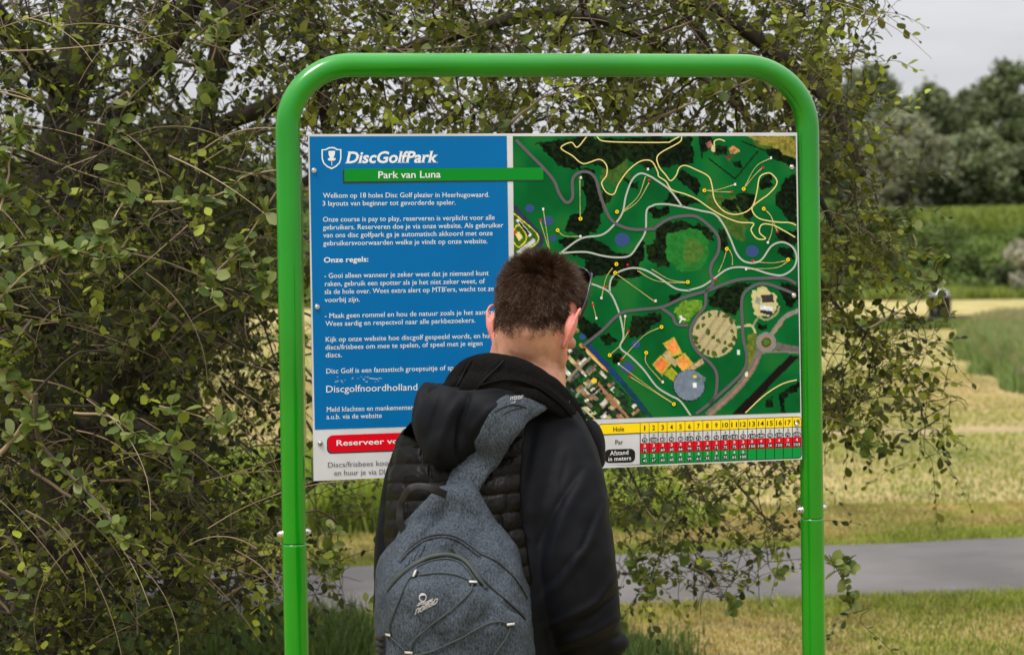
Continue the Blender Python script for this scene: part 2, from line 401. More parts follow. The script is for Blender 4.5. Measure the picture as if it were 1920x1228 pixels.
for r in range(3):
    for c in range(len(dist[r])):
        x = 1200.1 + c * CW; xc = x + CW / 2; yt = ty(xc, r + 1)
        text(par[r][c], xc - 1.9, xc + 1.9, yt + 7.4, yt + 7.3, 5.2, M['grey_text'] if r == 0 else W, off=L3, bold=.004, name='par_number')
        s_ = str(dist[r][c]); hw = 5.2 if len(s_) == 2 else 7.2
        pills.append(rrect(xc - hw, yt + 9.2, xc + hw, yt + 17.8, 4.1, -.037))
        text(s_, xc - hw + 1.6, xc + hw - 1.6, yt + 16.2, yt + 15.9, 5.0, W, off=.0021, bold=.006, name='distance_number')
lay('number_pill', pills, M['black'], L3, sign)
text('Hole', 1149, 1170, 808.6, 807.8, 8.0, M['black'], off=L3, serif=True, bold=.010)
text('Par', 1153, 1168, 833, 832.3, 8.2, M['black'], serif=True, bold=.006)
lay('distance_label', [rrect(1133.5, 842.5, 1190.7, 868, 9, -.03)], M['black'], L1, sign)
text('Afstand', 1143, 1178.5, 853.6, 851.4, 8.0, W, serif=True, bold=.006)
text('in meters', 1140, 1183, 864.0, 861.8, 7.4, W, serif=True, bold=.006)

def run_text():
    tmp = []
    ref = dict(s='H')
    for j in [ref] + jobs:
        cu = bpy.data.curves.new('t', 'FONT'); cu.body = j['s']; cu.size = 1; cu.resolution_u = 3
        cu.fill_mode = 'FRONT'
        if j.get('bold'): cu.offset = j['bold']
        if j.get('shear'): cu.shear = j['shear']
        o = bpy.data.objects.new('t', cu); COL.objects.link(o); tmp.append(o)
    bpy.context.view_layer.update(); dg = bpy.context.evaluated_depsgraph_get()
    mes = [bpy.data.meshes.new_from_object(o.evaluated_get(dg)) for o in tmp]
    for o in tmp:
        cu = o.data; bpy.data.objects.remove(o); bpy.data.curves.remove(cu)
    capH = max(v.co.y for v in mes[0].vertices)
    xh = capH * .75
    for j, me in zip(jobs, mes[1:]):
        bm = bmesh.new(); bm.from_mesh(me); bpy.data.meshes.remove(me)
        if j['serif']:
            add = []
            sh = j['shear']
            for e_ in bm.edges:
                if len(e_.link_faces) != 1: continue
                a, b = e_.verts[0].co, e_.verts[1].co
                if abs(a.y - b.y) > .004: continue
                ln = abs(a.x - b.x)
                if ln < .045: continue
                y = a.y; x0, x1 = min(a.x, b.x), max(a.x, b.x)
                fy = sum(v.co.y for v in e_.link_faces[0].verts) / len(e_.link_faces[0].verts)
                if ln >= .2:
                    if fy > y and abs(y) < .03: add.append((x0 - .06, x0 + .02, y, y + .042))
                    elif fy < y and y > capH * .92: add.append((x0 - .06, x0 + .02, y - .045, y))
                elif fy > y and abs(y) < .03: add.append((x0 - .05, x1 + .05, y, y + .032))
                elif fy < y and y > xh * .92: add.append((x0 - .055, x1 + (.0 if y < capH * .9 else .02), y - .034, y))
            for x0, x1, ya, yb in add:
                vs = [bm.verts.new((x, y, 0)) for x, y in ((x0, ya), (x1, ya), (x1, yb), (x0, yb))]; bm.faces.new(vs)
        if not bm.verts: bm.free(); continue
        xa = min(v.co.x for v in bm.verts); xb = max(v.co.x for v in bm.verts)
        L = Vector(sign.location)
        for v in bm.verts:
            u = (v.co.x - xa) / (xb - xa)
            px = j['x0'] + u * (j['x1'] - j['x0']); py = j['yb0'] + u * (j['yb1'] - j['yb0']) - v.co.y / capH * j['cap']
            v.co = Vector(B(px, py, j['off'])) - L
        bmesh.ops.recalc_face_normals(bm, faces=bm.faces[:])
        bm_obj(j['name'], bm, j['m'], sign)
run_text()
# scuffs on the blue print
rs = random.Random(3); sc = []
for _ in range(26):
    x = rs.uniform(625, 712); y = 712 + rs.uniform(-5, 5) - (x - 625) * .03; l = rs.uniform(.8, 5); a = rs.uniform(-.5, .5); h = rs.uniform(.25, .7)
    sc.append([(x, y), (x + l, y + l * a), (x + l, y + l * a + h), (x, y + h)])
sc.append([(692, 708.5), (708, 710), (708, 711), (692, 709.6)])
lay('scuff_mark', sc, M['white'], L2, sign)

# ---- printed map ------------------------------------------------------
Z3 = lambda p: [(950 + u / 4.387, 240 + v / 4.387) for u, v in p]
Z4 = lambda p: [(1230 + u / 4.387, 240 + v / 4.387) for u, v in p]
Z5 = lambda p: [(1060 + u / 4.092, 500 + v / 4.093) for u, v in p]
Z6 = lambda p: [(1280 + u / 4.092, 500 + v / 4.092) for u, v in p]
MQ = [(961.4, 255.8), (1491.7, 255.3), (1500.6, 773.3), (967, 790.5)]
def bil(u, v):
    a, b, c, d = [np.array(q) for q in MQ]
    u = u[..., None]; v = v[..., None]
    return a * (1 - u) * (1 - v) + b * u * (1 - v) + c * u * v + d * (1 - u) * v
NX, NY = 300, 292
uu, vv = np.meshgrid(np.linspace(0, 1, NX), np.linspace(0, 1, NY))
pp = bil(uu, vv); PX, PY = pp[..., 0], pp[..., 1]
def vnoise(shape, cell, seed):
    r = np.random.default_rng(seed); h, w_ = shape
    gh, gw = int(h / cell) + 3, int(w_ / cell) + 3; g = r.random((gh, gw))
    y = np.arange(h) / cell; x = np.arange(w_) / cell; yi = y.astype(int); xi = x.astype(int)
    fy = (y - yi)[:, None]; fx = (x - xi)[None]; fy = fy * fy * (3 - 2 * fy); fx = fx * fx * (3 - 2 * fx)
    g00 = g[np.ix_(yi, xi)]; g01 = g[np.ix_(yi, xi + 1)]; g10 = g[np.ix_(yi + 1, xi)]; g11 = g[np.ix_(yi + 1, xi + 1)]
    return (g00 * (1 - fx) + g01 * fx) * (1 - fy) + (g10 * (1 - fx) + g11 * fx) * fy
def inpoly(X, Y, poly):
    r = np.zeros(X.shape, bool); n = len(poly)
    for i in range(n):
        x0, y0 = poly[i]; x1, y1 = poly[(i + 1) % n]
        c = (y0 > Y) != (y1 > Y)
        with np.errstate(divide='ignore', invalid='ignore'):
            r ^= c & (X < (x1 - x0) * (Y - y0) / (y1 - y0 + 1e-12) + x0)
    return r
S = (NY, NX)
n1 = vnoise(S, 30, 1); n2 = vnoise(S, 9, 2); n3 = vnoise(S, 3, 3); n4 = np.random.default_rng(4).random(S)
lin = lambda r, g, b: np.array(srgb(r, g, b))
img = lin(0, 88, 40) * (0.72 + .5 * n1 + .25 * n2)[..., None]
mk = np.clip((n1 - .55) * 4, 0, 1)[..., None]; img = img * (1 - mk * .55) + lin(40, 105, 42) * mk * .55
wx = PX + (n2 - .5) * 9 + (n3 - .5) * 5; wy = PY + (vnoise(S, 9, 12) - .5) * 9 + (vnoise(S, 3, 13) - .5) * 5
def paint(poly, col, ragged=True, spec=0.5, alpha=1.0):
    global img
    m = inpoly(wx if ragged else PX, wy if ragged else PY, poly)
    tone = (1 + spec * (n4 - .5) + spec * 1.4 * (n3 - .5))[..., None]
    img = np.where(m[..., None], img * (1 - alpha) + lin(*col) * tone * alpha, img)
def circ(c, r, n=28, ry=None): return [(c[0] + r * math.cos(6.2832 * i / n), c[1] + (ry or r) * math.sin(6.2832 * i / n)) for i in range(n)]
# paler meadow patches
for pz in (Z3([(780, 330), (960, 230), (1000, 300), (1010, 400), (880, 470), (780, 430)]), Z4([(420, 560), (720, 560), (760, 800), (720, 960), (560, 830), (430, 640)]), Z4([(760, 70), (1155, 70), (1155, 330), (900, 170), (820, 170)])):
    paint(pz, (70, 92, 34), True, .5, .75)
paint(Z4([(720, 68), (1155, 68), (1155, 240)]), (150, 132, 60), True, .7, .7)
paint(Z6([(500, 500), (560, 520), (570, 650), (520, 800), (430, 920), (410, 900), (490, 750), (500, 640)]), (112, 118, 40), True, .5, .8)
paint(Z5([(820, 330), (900, 270), (1050, 240), (1050, 300), (960, 400), (870, 420)]), (98, 138, 42), True, .6)
forests = [Z3([(230, 120), (420, 95), (600, 80), (1330, 75), (1330, 330), (1180, 320), (1000, 260), (940, 300), (850, 350), (700, 300), (640, 300), (560, 340), (430, 320), (330, 210)]),
 Z4([(0, 70), (300, 90), (300, 290), (240, 310), (100, 330), (0, 310)]),
 Z3([(560, 310), (640, 340), (720, 360), (760, 440), (780, 620), (800, 700), (740, 860), (600, 900), (480, 870), (520, 730), (630, 700), (640, 400)]),
 Z3([(780, 480), (860, 560), (850, 620), (790, 640)]), Z3([(940, 420), (1010, 440), (1090, 440), (1060, 520), (1000, 490)]),
 Z3([(430, 920), (700, 900), (860, 1000), (1040, 1040), (1140, 900), (1130, 1050), (1080, 1100), (1120, 1228), (660, 1228), (660, 1080), (500, 1040)]),
 Z3([(1160, 960), (1330, 820), (1330, 1150), (1250, 1140), (1160, 1080)]), Z3([(1160, 670), (1240, 650), (1330, 640), (1330, 720), (1200, 760)]),
 Z4([(170, 390), (220, 330), (330, 400), (370, 480), (340, 560), (280, 500), (190, 440)]), Z4([(650, 560), (740, 530), (820, 560), (820, 620), (780, 690), (780, 760), (720, 750), (700, 680), (660, 620)]),
 Z4([(1040, 450), (1155, 380), (1160, 790), (1080, 740), (1000, 660), (1000, 540)]), Z4([(900, 180), (1000, 170), (1155, 260), (1155, 320), (1050, 290), (920, 230)]),
 Z4([(0, 820), (200, 760), (440, 830), (480, 930), (400, 900), (240, 850), (150, 870), (80, 960), (90, 1140), (0, 1160)]), Z4([(860, 400), (960, 390), (960, 470), (880, 500), (850, 460)]),
 Z4([(980, 870), (1160, 830), (1160, 960), (1050, 940), (980, 930)]), Z4([(500, 850), (570, 830), (600, 950), (560, 1020), (520, 990)]), Z4([(100, 540), (300, 580), (380, 640), (230, 640), (60, 610)]),
 Z4([(360, 80), (460, 70), (460, 130), (380, 200), (360, 160)]), Z4([(480, 150), (570, 150), (560, 240), (480, 220)]), Z4([(640, 280), (700, 260), (700, 320), (650, 320)]), Z4([(990, 1000), (1140, 960), (1140, 1080), (1000, 1050)]),
 Z5([(500, 370), (740, 360), (740, 400), (530, 550), (480, 540)]), Z5([(280, 530), (330, 500), (430, 560), (300, 610)]), Z5([(110, 370), (290, 470), (160, 560), (110, 480)]), Z5([(350, 90), (420, 90), (400, 150), (350, 150)]),
 Z5([(780, 220), (880, 205), (860, 260), (780, 270)]), Z5([(360, 680), (430, 670), (430, 720), (370, 740)]), Z6([(200, 290), (190, 230), (300, 160), (520, 130), (450, 210), (440, 330), (380, 380), (280, 330)]), Z6([(740, 110), (800, 120), (900, 170), (900, 260), (830, 300), (780, 280), (760, 200)]),
 Z6([(740, 1110), (740, 970), (820, 910), (900, 900), (900, 950), (820, 960), (785, 1020), (780, 1110)]), Z6([(640, 1010), (690, 1010), (690, 1070), (645, 1070)]), Z6([(570, 440), (660, 440), (650, 480), (570, 480)]),
 Z4([(560, 570), (660, 600), (680, 700), (600, 700), (540, 640)])]
for k, pz in enumerate(forests): paint(pz, (10, 24, 9) if k % 3 else (17, 31, 12), True, 1.5)
paint(circ(Z4([(265, 1000)])[0], 180 / 4.387), (36, 112, 44), True, .3); paint(circ(Z4([(300, 1010)])[0], 90 / 4.387, ry=24), (84, 104, 44), True, .4, .6)
for a, b in (((430, 250), (650, 420)), ((650, 420), (840, 190)), ((700, 110), (900, 190)), ((360, 130), (380, 250))):
    (x0, y0), (x1, y1) = Z4([a, b]); dx, dy = (y1 - y0), -(x1 - x0); l = math.hypot(dx, dy); dx, dy = dx / l * 1.4, dy / l * 1.4
    paint([(x0 + dx, y0 + dy), (x1 + dx, y1 + dy), (x1 - dx, y1 - dy), (x0 - dx, y0 - dy)], (14, 30, 14), False, .5)
paint(Z4([(600, 170), (640, 145), (690, 190), (650, 215), (610, 210)]), (190, 140, 90), False, .6); paint(Z4([(560, 230), (640, 220), (600, 275)]), (92, 62, 50), False, .5)
paint(Z4([(405, 130), (450, 105), (470, 150), (430, 170)]), (150, 105, 90), False, .6); paint(Z4([(460, 140), (485, 150), (485, 200), (450, 190)]), (205, 190, 150), False, .2)
paint(Z6([(380, 1128), (820, 680), (895, 690), (720, 860), (480, 1128)]), (24, 18, 16), False, .2)
paint(circ(Z6([(245, 515)])[0], 170 / 4.092, ry=180 / 4.092), (176, 166, 122), False, .15)
for k in range(-2, 3):
    c = Z6([(245 + k * 62, 515 + k * 20)])[0]; q = [(c[0] + 22 - 2, c[1] - 32), (c[0] + 22 + 3, c[1] - 30), (c[0] - 20 + 3, c[1] + 30), (c[0] - 20 - 2, c[1] + 28)]
    if abs(k) < 2: paint(q, (150, 130, 105), False, .2, .7)
for (u, v) in ((150, 390), (210, 375), (280, 365), (330, 380), (360, 420), (105, 460), (155, 460), (200, 495), (235, 530), (270, 560), (320, 580), (375, 505), (95, 560), (125, 610), (160, 645), (205, 660), (262, 672), (330, 640), (365, 605), (390, 550)):
    paint(circ(Z6([(u, v)])[0], 4.4, 10, 4.8), (70, 84, 40), True, .8)
paint(circ(Z6([(620, 272)])[0], 100 / 4.092, ry=27), (190, 182, 130), True, .15)
for q, c in (([(600, 220), (690, 210), (700, 270), (610, 275)], (58, 52, 50)), ([(595, 295), (690, 310), (690, 340), (595, 325)], (215, 220, 235)), ([(595, 330), (690, 345), (680, 375), (595, 355)], (40, 44, 60)), ([(560, 230), (600, 240), (590, 290), (560, 280)], (130, 140, 130))): paint(Z6(q), c, False, .3)
def fat(pl, w_):
    pl = catmull(pl, 5); L_, R_ = [], []
    for i, p in enumerate(pl):
        t_ = pl[min(i + 1, len(pl) - 1)] - pl[max(i - 1, 0)]; t_ = t_ / (np.hypot(*t_) + 1e-9); n_ = np.array([-t_[1], t_[0]]) * w_ / 2
        L_.append(tuple(p + n_)); R_.append(tuple(p - n_))
    return L_ + R_[::-1]
for pl, wd, c in ((Z6([(190, 1140), (400, 950), (520, 800), (575, 680), (595, 600)]), 13, (112, 106, 98)), (Z6([(200, 1140), (400, 960), (525, 805), (580, 690)]), 4.5, (150, 118, 100)), (Z6([(680, 520), (780, 390), (890, 335)]), 8, (130, 128, 122)), (Z6([(690, 520), (770, 420)]), 3.5, (160, 125, 110)),
                  (Z6([(700, 600), (800, 625), (895, 640)]), 13, (98, 96, 92)), (Z6([(530, 470), (580, 390), (640, 410), (720, 360), (740, 300)]), 3.5, (150, 145, 110)), (Z6([(410, 468), (520, 450), (560, 510)]), 4, (190, 180, 140)), (Z6([(560, 700), (620, 660), (740, 650), (895, 660)]), 4, (115, 112, 105))): paint(fat(pl, wd), c, False, .2)
paint(circ(Z6([(640, 580)])[0], 19), (128, 128, 128), False, .1); paint(circ(Z6([(640, 580)])[0], 12.5), (160, 122, 96), False, .1); paint(circ(Z6([(640, 580)])[0], 9.5), (56, 84, 34), False, .6); paint(circ(Z6([(640, 580)])[0], 5.5), (72, 110, 50), False, .3)
# canal, courts, round building
paint(fat(Z5([(170, 600), (330, 770), (520, 990), (660, 1170)]), 10), (22, 62, 80), False, .2); paint(fat(Z5([(175, 600), (330, 770), (430, 880)]), 7), (32, 60, 112), False, .2)
paint(fat(Z5([(110, 590), (200, 680), (320, 810)]), 6), (205, 138, 62), False, .3); paint(fat(Z5([(150, 640), (260, 750), (280, 800), (215, 880)]), 4), (220, 190, 130), False, .1)
for q, c in (([(750, 590), (835, 540), (900, 670), (815, 690)], (190, 170, 60)), ([(770, 605), (835, 555), (880, 640), (820, 675)], (226, 138, 74)), ([(665, 750), (735, 680), (810, 745), (740, 835)], (190, 170, 60)), ([(680, 750), (735, 695), (790, 745), (735, 815)], (222, 122, 66)), ([(835, 720), (915, 660), (985, 745), (905, 810)], (190, 170, 60)), ([(850, 722), (912, 675), (965, 745), (905, 795)], (226, 148, 74)),
             ([(750, 825), (810, 770), (865, 820), (830, 880)], (150, 150, 44)), ([(740, 680), (775, 640), (870, 740), (840, 770)], (176, 156, 116)), ([(840, 860), (960, 770), (1050, 700), (1064, 740), (970, 800), (880, 880)], (176, 152, 120))): paint(Z5(q), c, False, .35)
paint(circ(Z5([(948, 912)])[0], 124 / 4.092), (20, 40, 24), False, .2); paint(circ(Z5([(950, 908)])[0], 118 / 4.092), (112, 124, 142), False, .2)
paint(Z6([(70, 830), (120, 820), (180, 850), (160, 900), (110, 880)]), (96, 110, 120), False, .5); paint(Z6([(75, 840), (100, 825), (110, 850), (85, 855)]), (220, 214, 60), False, .3); paint(Z5([(975, 895), (1005, 890), (1010, 925), (980, 930)]), (225, 228, 235), False, .1)
paint(Z6([(420, 635), (440, 635), (440, 675), (420, 675)]), (210, 220, 215), False, .1); paint(Z6([(475, 810), (500, 808), (503, 838), (478, 840)]), (225, 220, 190), False, .1)
# housing area bottom left of the map
paint([(1063, 500 + 640 / 4.09), (1098, 652), (1100, 664), (1140, 700), (1216, 782), (1216, 800), (960, 800), (960, 680), (1050, 680)], (28, 60, 28), False, .8)
rh = random.Random(9)
for k in range(260):
    u = rh.uniform(-300, 640); v = rh.uniform(600, 1170)
    if (v - 640) < (u - 110) * 1.05 - 25 or u > 620: continue
    a = math.radians(47) if rh.random() < .5 else math.radians(-43); l, s_ = rh.uniform(14, 40), rh.uniform(9, 20)
    q = [(u + ca * l * math.cos(a) - cb * s_ * math.sin(a), v + ca * l * math.sin(a) + cb * s_ * math.cos(a)) for ca, cb in ((-1, -1), (1, -1), (1, 1), (-1, 1))]
    paint(Z5(q), rh.choice([(40, 40, 46), (26, 26, 30), (120, 112, 92), (176, 166, 120), (88, 92, 96), (150, 110, 80), (30, 84, 40), (200, 198, 190)]), False, .6)
for pl, wd, c in (([(250, 890), (330, 990), (490, 1165)], 5, (156, 110, 84)), ([(215, 880), (110, 960), (80, 1000)], 4, (134, 150, 130)), ([(-20, 900), (90, 790), (200, 690)], 5, (140, 132, 112)), ([(130, 1080), (240, 1180)], 3, (190, 190, 130))): paint(fat(Z5(pl), wd), c, False, .2)
paint(circ(Z5([(220, 875)])[0], 5), (232, 200, 60), False, .1)
# built-up block at the map's left edge
paint(fat(Z3([(55, 640), (180, 780), (290, 915), (200, 1040)]), 9), (46, 54, 74), False, .2)
paint(Z3([(50, 690), (260, 900), (90, 1050), (50, 1050)]), (60, 92, 30), False, .4)
for pl, wd, c in (([(55, 700), (265, 905), (90, 1045)], 2, (226, 214, 60)), ([(50, 850), (100, 800), (165, 900), (100, 980), (50, 930)], 2, (226, 214, 60))): paint(fat(Z3(pl), wd), c, False, .1)
for q, c in (([(75, 760), (95, 745), (205, 880), (185, 895)], (225, 225, 230)), ([(90, 775), (105, 765), (190, 870), (175, 885)], (30, 32, 48)), ([(70, 870), (100, 850), (135, 900), (100, 930)], (222, 206, 130)), ([(58, 850), (75, 840), (85, 865), (65, 880)], (206, 50, 40)), ([(80, 1020), (225, 905), (240, 935), (100, 1045)], (190, 194, 206))): paint(Z3(q), c, False, .2)
img = np.clip(img, .002, .9)
V = np.array([B(x, y, L1) for x, y in pp.reshape(-1, 2)]) - np.array(sign.location)
idx = np.arange(NX * NY).reshape(NY, NX)
F = np.stack([idx[:-1, :-1], idx[1:, :-1], idx[1:, 1:], idx[:-1, 1:]], -1).reshape(-1, 4)
obj('map_print', mesh_np('map_print', V, F, {'tint': img.reshape(-1, 3)}), M['mapc'], sign)
def mclip(q):
    return 961.8 < q[0] < 1491 + (q[1] - 255) * .0172 and 256 < q[1] < 790.2 - (q[0] - 967) * .0322
def ribbon(pls, wd, m, off, name, n=6, dash=None):
    polys = []
    for pl in pls:
        c = catmull(pl, n)
        for i in range(len(c) - 1):
            if dash and i % dash == dash - 1: continue
            t0 = c[min(i + 1, len(c) - 1)] - c[max(i - 1, 0)]; t1 = c[min(i + 2, len(c) - 1)] - c[i]
            n0 = np.array([-t0[1], t0[0]]) / (np.hypot(*t0) + 1e-9) * wd / 2; n1_ = np.array([-t1[1], t1[0]]) / (np.hypot(*t1) + 1e-9) * wd / 2
            if mclip(c[i]) and mclip(c[i + 1]): polys.append([tuple(c[i] + n0), tuple(c[i] - n0), tuple(c[i + 1] - n1_), tuple(c[i + 1] + n1_)])
    return lay(name, polys, m, off, sign)
ponds = [(Z3([(190, 662)])[0], 38 / 4.387), (Z3([(340, 765)])[0], 45 / 4.387), (Z3([(380, 910)])[0], 30 / 4.387), (Z3([(950, 920)])[0], 62 / 4.387), (Z4([(790, 1015)])[0], 55 / 4.387), (Z5([(540, 595)])[0], 33 / 4.1), (Z5([(475, 775)])[0], 50 / 4.1), (Z5([(130, 540)])[0], 25 / 4.1)]
for c, r in ponds: lay('map_pond', [circ(c, r, 20, r * .92)], M['pond'], .0009, sign)
tr_ = [Z3([(655, 75), (580, 160), (530, 120), (445, 165), (540, 230), (630, 295), (760, 260), (820, 310), (820, 390), (780, 455), (820, 530), (880, 545), (920, 460), (1000, 350), (1100, 275), (1190, 275), (1240, 360), (1250, 400)]) + Z4([(80, 440), (130, 510), (240, 545), (340, 590), (440, 660), (560, 730), (680, 775), (800, 785), (780, 840), (830, 910), (900, 910), (850, 860), (870, 795), (960, 800), (1060, 850), (1160, 910)]),
       Z3([(740, 73), (800, 110), (1050, 120), (1316, 120)]) + Z4([(120, 110), (190, 72)]),
       Z4([(210, 72), (190, 120), (20, 220), (20, 310), (80, 390), (120, 435), (165, 390), (190, 330), (240, 310), (330, 345), (430, 400), (460, 480), (480, 590), (550, 680), (640, 712), (740, 690), (800, 630), (830, 520), (850, 410), (900, 375), (950, 380), (995, 450), (930, 540), (800, 640), (800, 700), (860, 750), (1000, 775), (1100, 780), (1160, 805)]),
       Z6([(480, 1120), (620, 990), (760, 900), (896, 862)]), Z4([(480, 150), (480, 110), (520, 95), (565, 110)])]
for q_ in tr_: ribbon([q_], 2.1, M['cream'], .0012, 'map_trail')
lp = [Z3([(430, 1030), (640, 1020), (780, 1050), (900, 1065), (1010, 1050), (1080, 960), (1140, 850), (1150, 680), (1200, 640)]) + Z4([(0, 630), (90, 628), (220, 650), (360, 680), (480, 710), (550, 790), (610, 910), (660, 1030), (720, 1095), (800, 1110), (870, 1080), (950, 970), (1040, 940), (1120, 980), (1155, 1060), (1130, 1150), (1040, 1210), (930, 1200), (800, 1160), (680, 1145), (580, 1165)]) + Z6([(240, 90), (150, 150), (50, 180)]) + Z5([(960, 185), (850, 170), (740, 100), (620, 30), (520, 10), (420, 35), (360, 80), (340, 140), (340, 200)]),
      Z3([(440, 1030), (610, 910), (780, 880), (880, 800), (950, 700), (980, 560), (1030, 430), (1100, 375), (1180, 400)]) + Z4([(0, 430), (100, 500), (160, 570), (215, 650)]),
      Z5([(190, 130), (250, 150), (340, 200), (400, 320), (430, 430), (445, 540), (420, 620), (500, 690), (600, 790), (700, 920), (800, 985), (880, 1030), (960, 1140)])]
for q_ in lp: ribbon([q_], 3.4, M['lpath'], .0015, 'map_path')
rd = [Z3([(75, 100), (180, 210), (300, 330), (390, 440), (430, 540), (490, 615), (540, 570), (540, 430), (590, 370), (670, 365), (730, 420), (770, 560), (840, 730), (920, 800), (1040, 835), (1200, 830)]) + Z4([(0, 815), (100, 750), (220, 725), (330, 730), (440, 810), (510, 900), (510, 1020), (460, 1110)]) + Z6([(210, 40), (230, 130), (180, 190), (170, 300), (110, 380), (60, 480), (70, 580), (120, 660), (210, 740), (260, 830), (250, 980), (200, 1050), (100, 1128)]),
      Z5([(130, 610), (280, 490), (420, 360), (560, 330), (740, 310), (900, 240)]) + Z6([(200, 180), (300, 140), (430, 100), (600, 90), (780, 90), (885, 140)]),
      Z6([(885, 222), (760, 170), (620, 130), (520, 160), (455, 240), (455, 420), (465, 560), (490, 680), (470, 790), (380, 890), (280, 980), (200, 1050)]), Z5([(740, 320), (820, 380), (850, 440), (940, 450)])]
for q_ in rd: ribbon([q_], 5.6, M['road'], .0018, 'map_road')
fw = [Z3([(600, 430), (603, 740)]), Z3([(1140, 400), (1080, 560), (960, 680)]), Z3([(1170, 450), (1080, 600), (960, 690)]), Z3([(300, 680), (350, 1000)]), Z3([(275, 770), (340, 980)]), Z3([(420, 850), (480, 890), (610, 892)]),
      Z4([(940, 250), (820, 320), (720, 500)]), Z4([(870, 330), (800, 400), (720, 500)]), Z4([(400, 515), (500, 510), (650, 465)]), Z4([(400, 515), (500, 525), (620, 528)]), Z4([(890, 670), (950, 740), (950, 850), (920, 940)]), Z4([(890, 670), (940, 720), (995, 850)]),
      Z4([(1080, 1090), (950, 1110), (800, 1100)]), Z4([(1080, 1100), (980, 1150), (740, 1160)]), Z4([(580, 1000), (550, 1100), (510, 1190)]), Z4([(600, 1000), (625, 1060), (625, 1130)]),
      Z5([(380, 50), (520, 150), (680, 265)]), Z5([(930, 120), (800, 100), (660, 20)]), Z5([(930, 125), (700, 110), (550, 30)]), Z5([(360, 10), (310, 90), (275, 240)]), Z5([(735, 462), (600, 530), (430, 710)]), Z5([(338, 678), (430, 580), (458, 380)]), Z5([(340, 678), (420, 600), (480, 500)]),
      Z5([(618, 660), (620, 740), (735, 878)]), Z5([(830, 1050), (680, 950), (410, 750)]), Z5([(820, 1045), (650, 940), (490, 840)]), Z5([(205, 270), (235, 390)])]
polys = []
for f_ in fw:
    c = catmull(f_, 10) if len(f_) > 2 else [np.array(f_[0]) + (np.array(f_[1]) - np.array(f_[0])) * t for t in np.linspace(0, 1, 20)]
    L_ = sum(np.hypot(*(c[i + 1] - c[i])) for i in range(len(c) - 1)); nd = max(6, int(L_ / 2.2)); cc = np.array(c)
    s_ = np.concatenate([[0], np.cumsum(np.hypot(*(cc[1:] - cc[:-1]).T))])
    for k in range(nd):
        t = s_[-1] * (k + .2) / nd; t2 = s_[-1] * (k + .8) / nd
        a = np.array([np.interp(t, s_, cc[:, 0]), np.interp(t, s_, cc[:, 1])]); b = np.array([np.interp(t2, s_, cc[:, 0]), np.interp(t2, s_, cc[:, 1])])
        d_ = (b - a) / (np.hypot(*(b - a)) + 1e-9); hw = .5 + .9 * abs(.5 - k / nd) ** 1.0 ; n_ = np.array([-d_[1], d_[0]]) * hw
        if mclip(a): polys.append([tuple(a + n_), tuple(a - n_), tuple(b - n_), tuple(b + n_)])
lay('map_fairway_dashes', polys, M['cream'], .0021, sign)
bask = Z3([(605, 747), (905, 690), (417, 842), (900, 1120), (890, 1192)]) + Z4([(395, 515), (718, 503), (883, 665), (580, 995), (1083, 1083)]) + Z5([(937, 118), (735, 462), (338, 678), (618, 660), (830, 1053)])
for c in bask: lay('map_basket_ring', [circ(c, 4.6, 16)], M['black'], .0023, sign); lay('map_basket', [circ(c, 3.6, 16)], M['yellow'], .0026, sign); lay('map_basket_number', [circ(c, 1.3, 6)], M['black'], .0029, sign)
teeR = Z3([(600, 415), (1170, 430), (275, 758), (992, 1125)]) + Z4([(875, 327), (620, 527), (995, 855), (793, 1092)]) + Z5([(310, 155), (685, 267), (483, 492), (430, 710), (492, 842), (738, 878), (210, 290)]) + Z6([(250, 98)])
teeW = Z3([(1160, 340), (298, 668), (605, 892), (608, 410)]) + Z4([(943, 248), (648, 465), (917, 942), (738, 1160)]) + Z5([(275, 240), (457, 380), (408, 745), (236, 395), (690, 262), (745, 884)])
lay('map_tee', [[(x - 2, y - 1.6), (x + 2, y - 2.2), (x + 2.2, y + 1.8), (x - 1.8, y + 2.2)] for x, y in teeR], M['red'], .0023, sign)
lay('map_tee', [[(x - 2, y - 2.2), (x + 1.8, y - 2.4), (x + 2, y + 2.2), (x - 1.8, y + 2.4)] for x, y in teeW], M['white'], .0025, sign)
lay('map_sculpture', [Z5([(870, 430), (885, 400), (870, 380), (890, 372), (900, 392), (925, 400), (920, 412), (895, 408), (880, 432)])], M['white'], .0012, sign)
# ================================================================== GROUND, PATH, BANK
FX0 = lambda px, y: (px - 960) / FPX * y
def island_f(x, y):
    """rough uncut island on the right of the field: 1 inside"""
    d = x - np.interp(y, [20, 24, 29, 36, 44, 50], [6.0, 6.15, 6.75, 7.95, 10.0, 12.6]) - .12 * np.sin(y * 1.7)
    return np.clip(d * 2.2 + .1, 0, 1) * np.clip((49 - y) / 2, 0, 1) * np.clip((y - 21) / 2, 0, 1) * np.clip((19 - x), 0, 1)
def isl_d(x, y): return np.interp(y, [14, 20, 24, 29, 36, 44, 60], [6.8, 6.0, 6.15, 6.75, 7.95, 10.0, 15]) - x
def bank_h(x, y):
    t = np.clip((y - 84) / 10.0, 0, 1); t = t * t * (3 - 2 * t)
    return 3.7 * t + .35 * np.clip((y - 94) / 20, 0, 1)
def ground_h(x, y):
    return bank_h(x, y) + .012 * np.sin(x * 1.3 + y * .7) * np.clip((y - 12) / 10, 0, 1) + .12 * island_f(x, y)
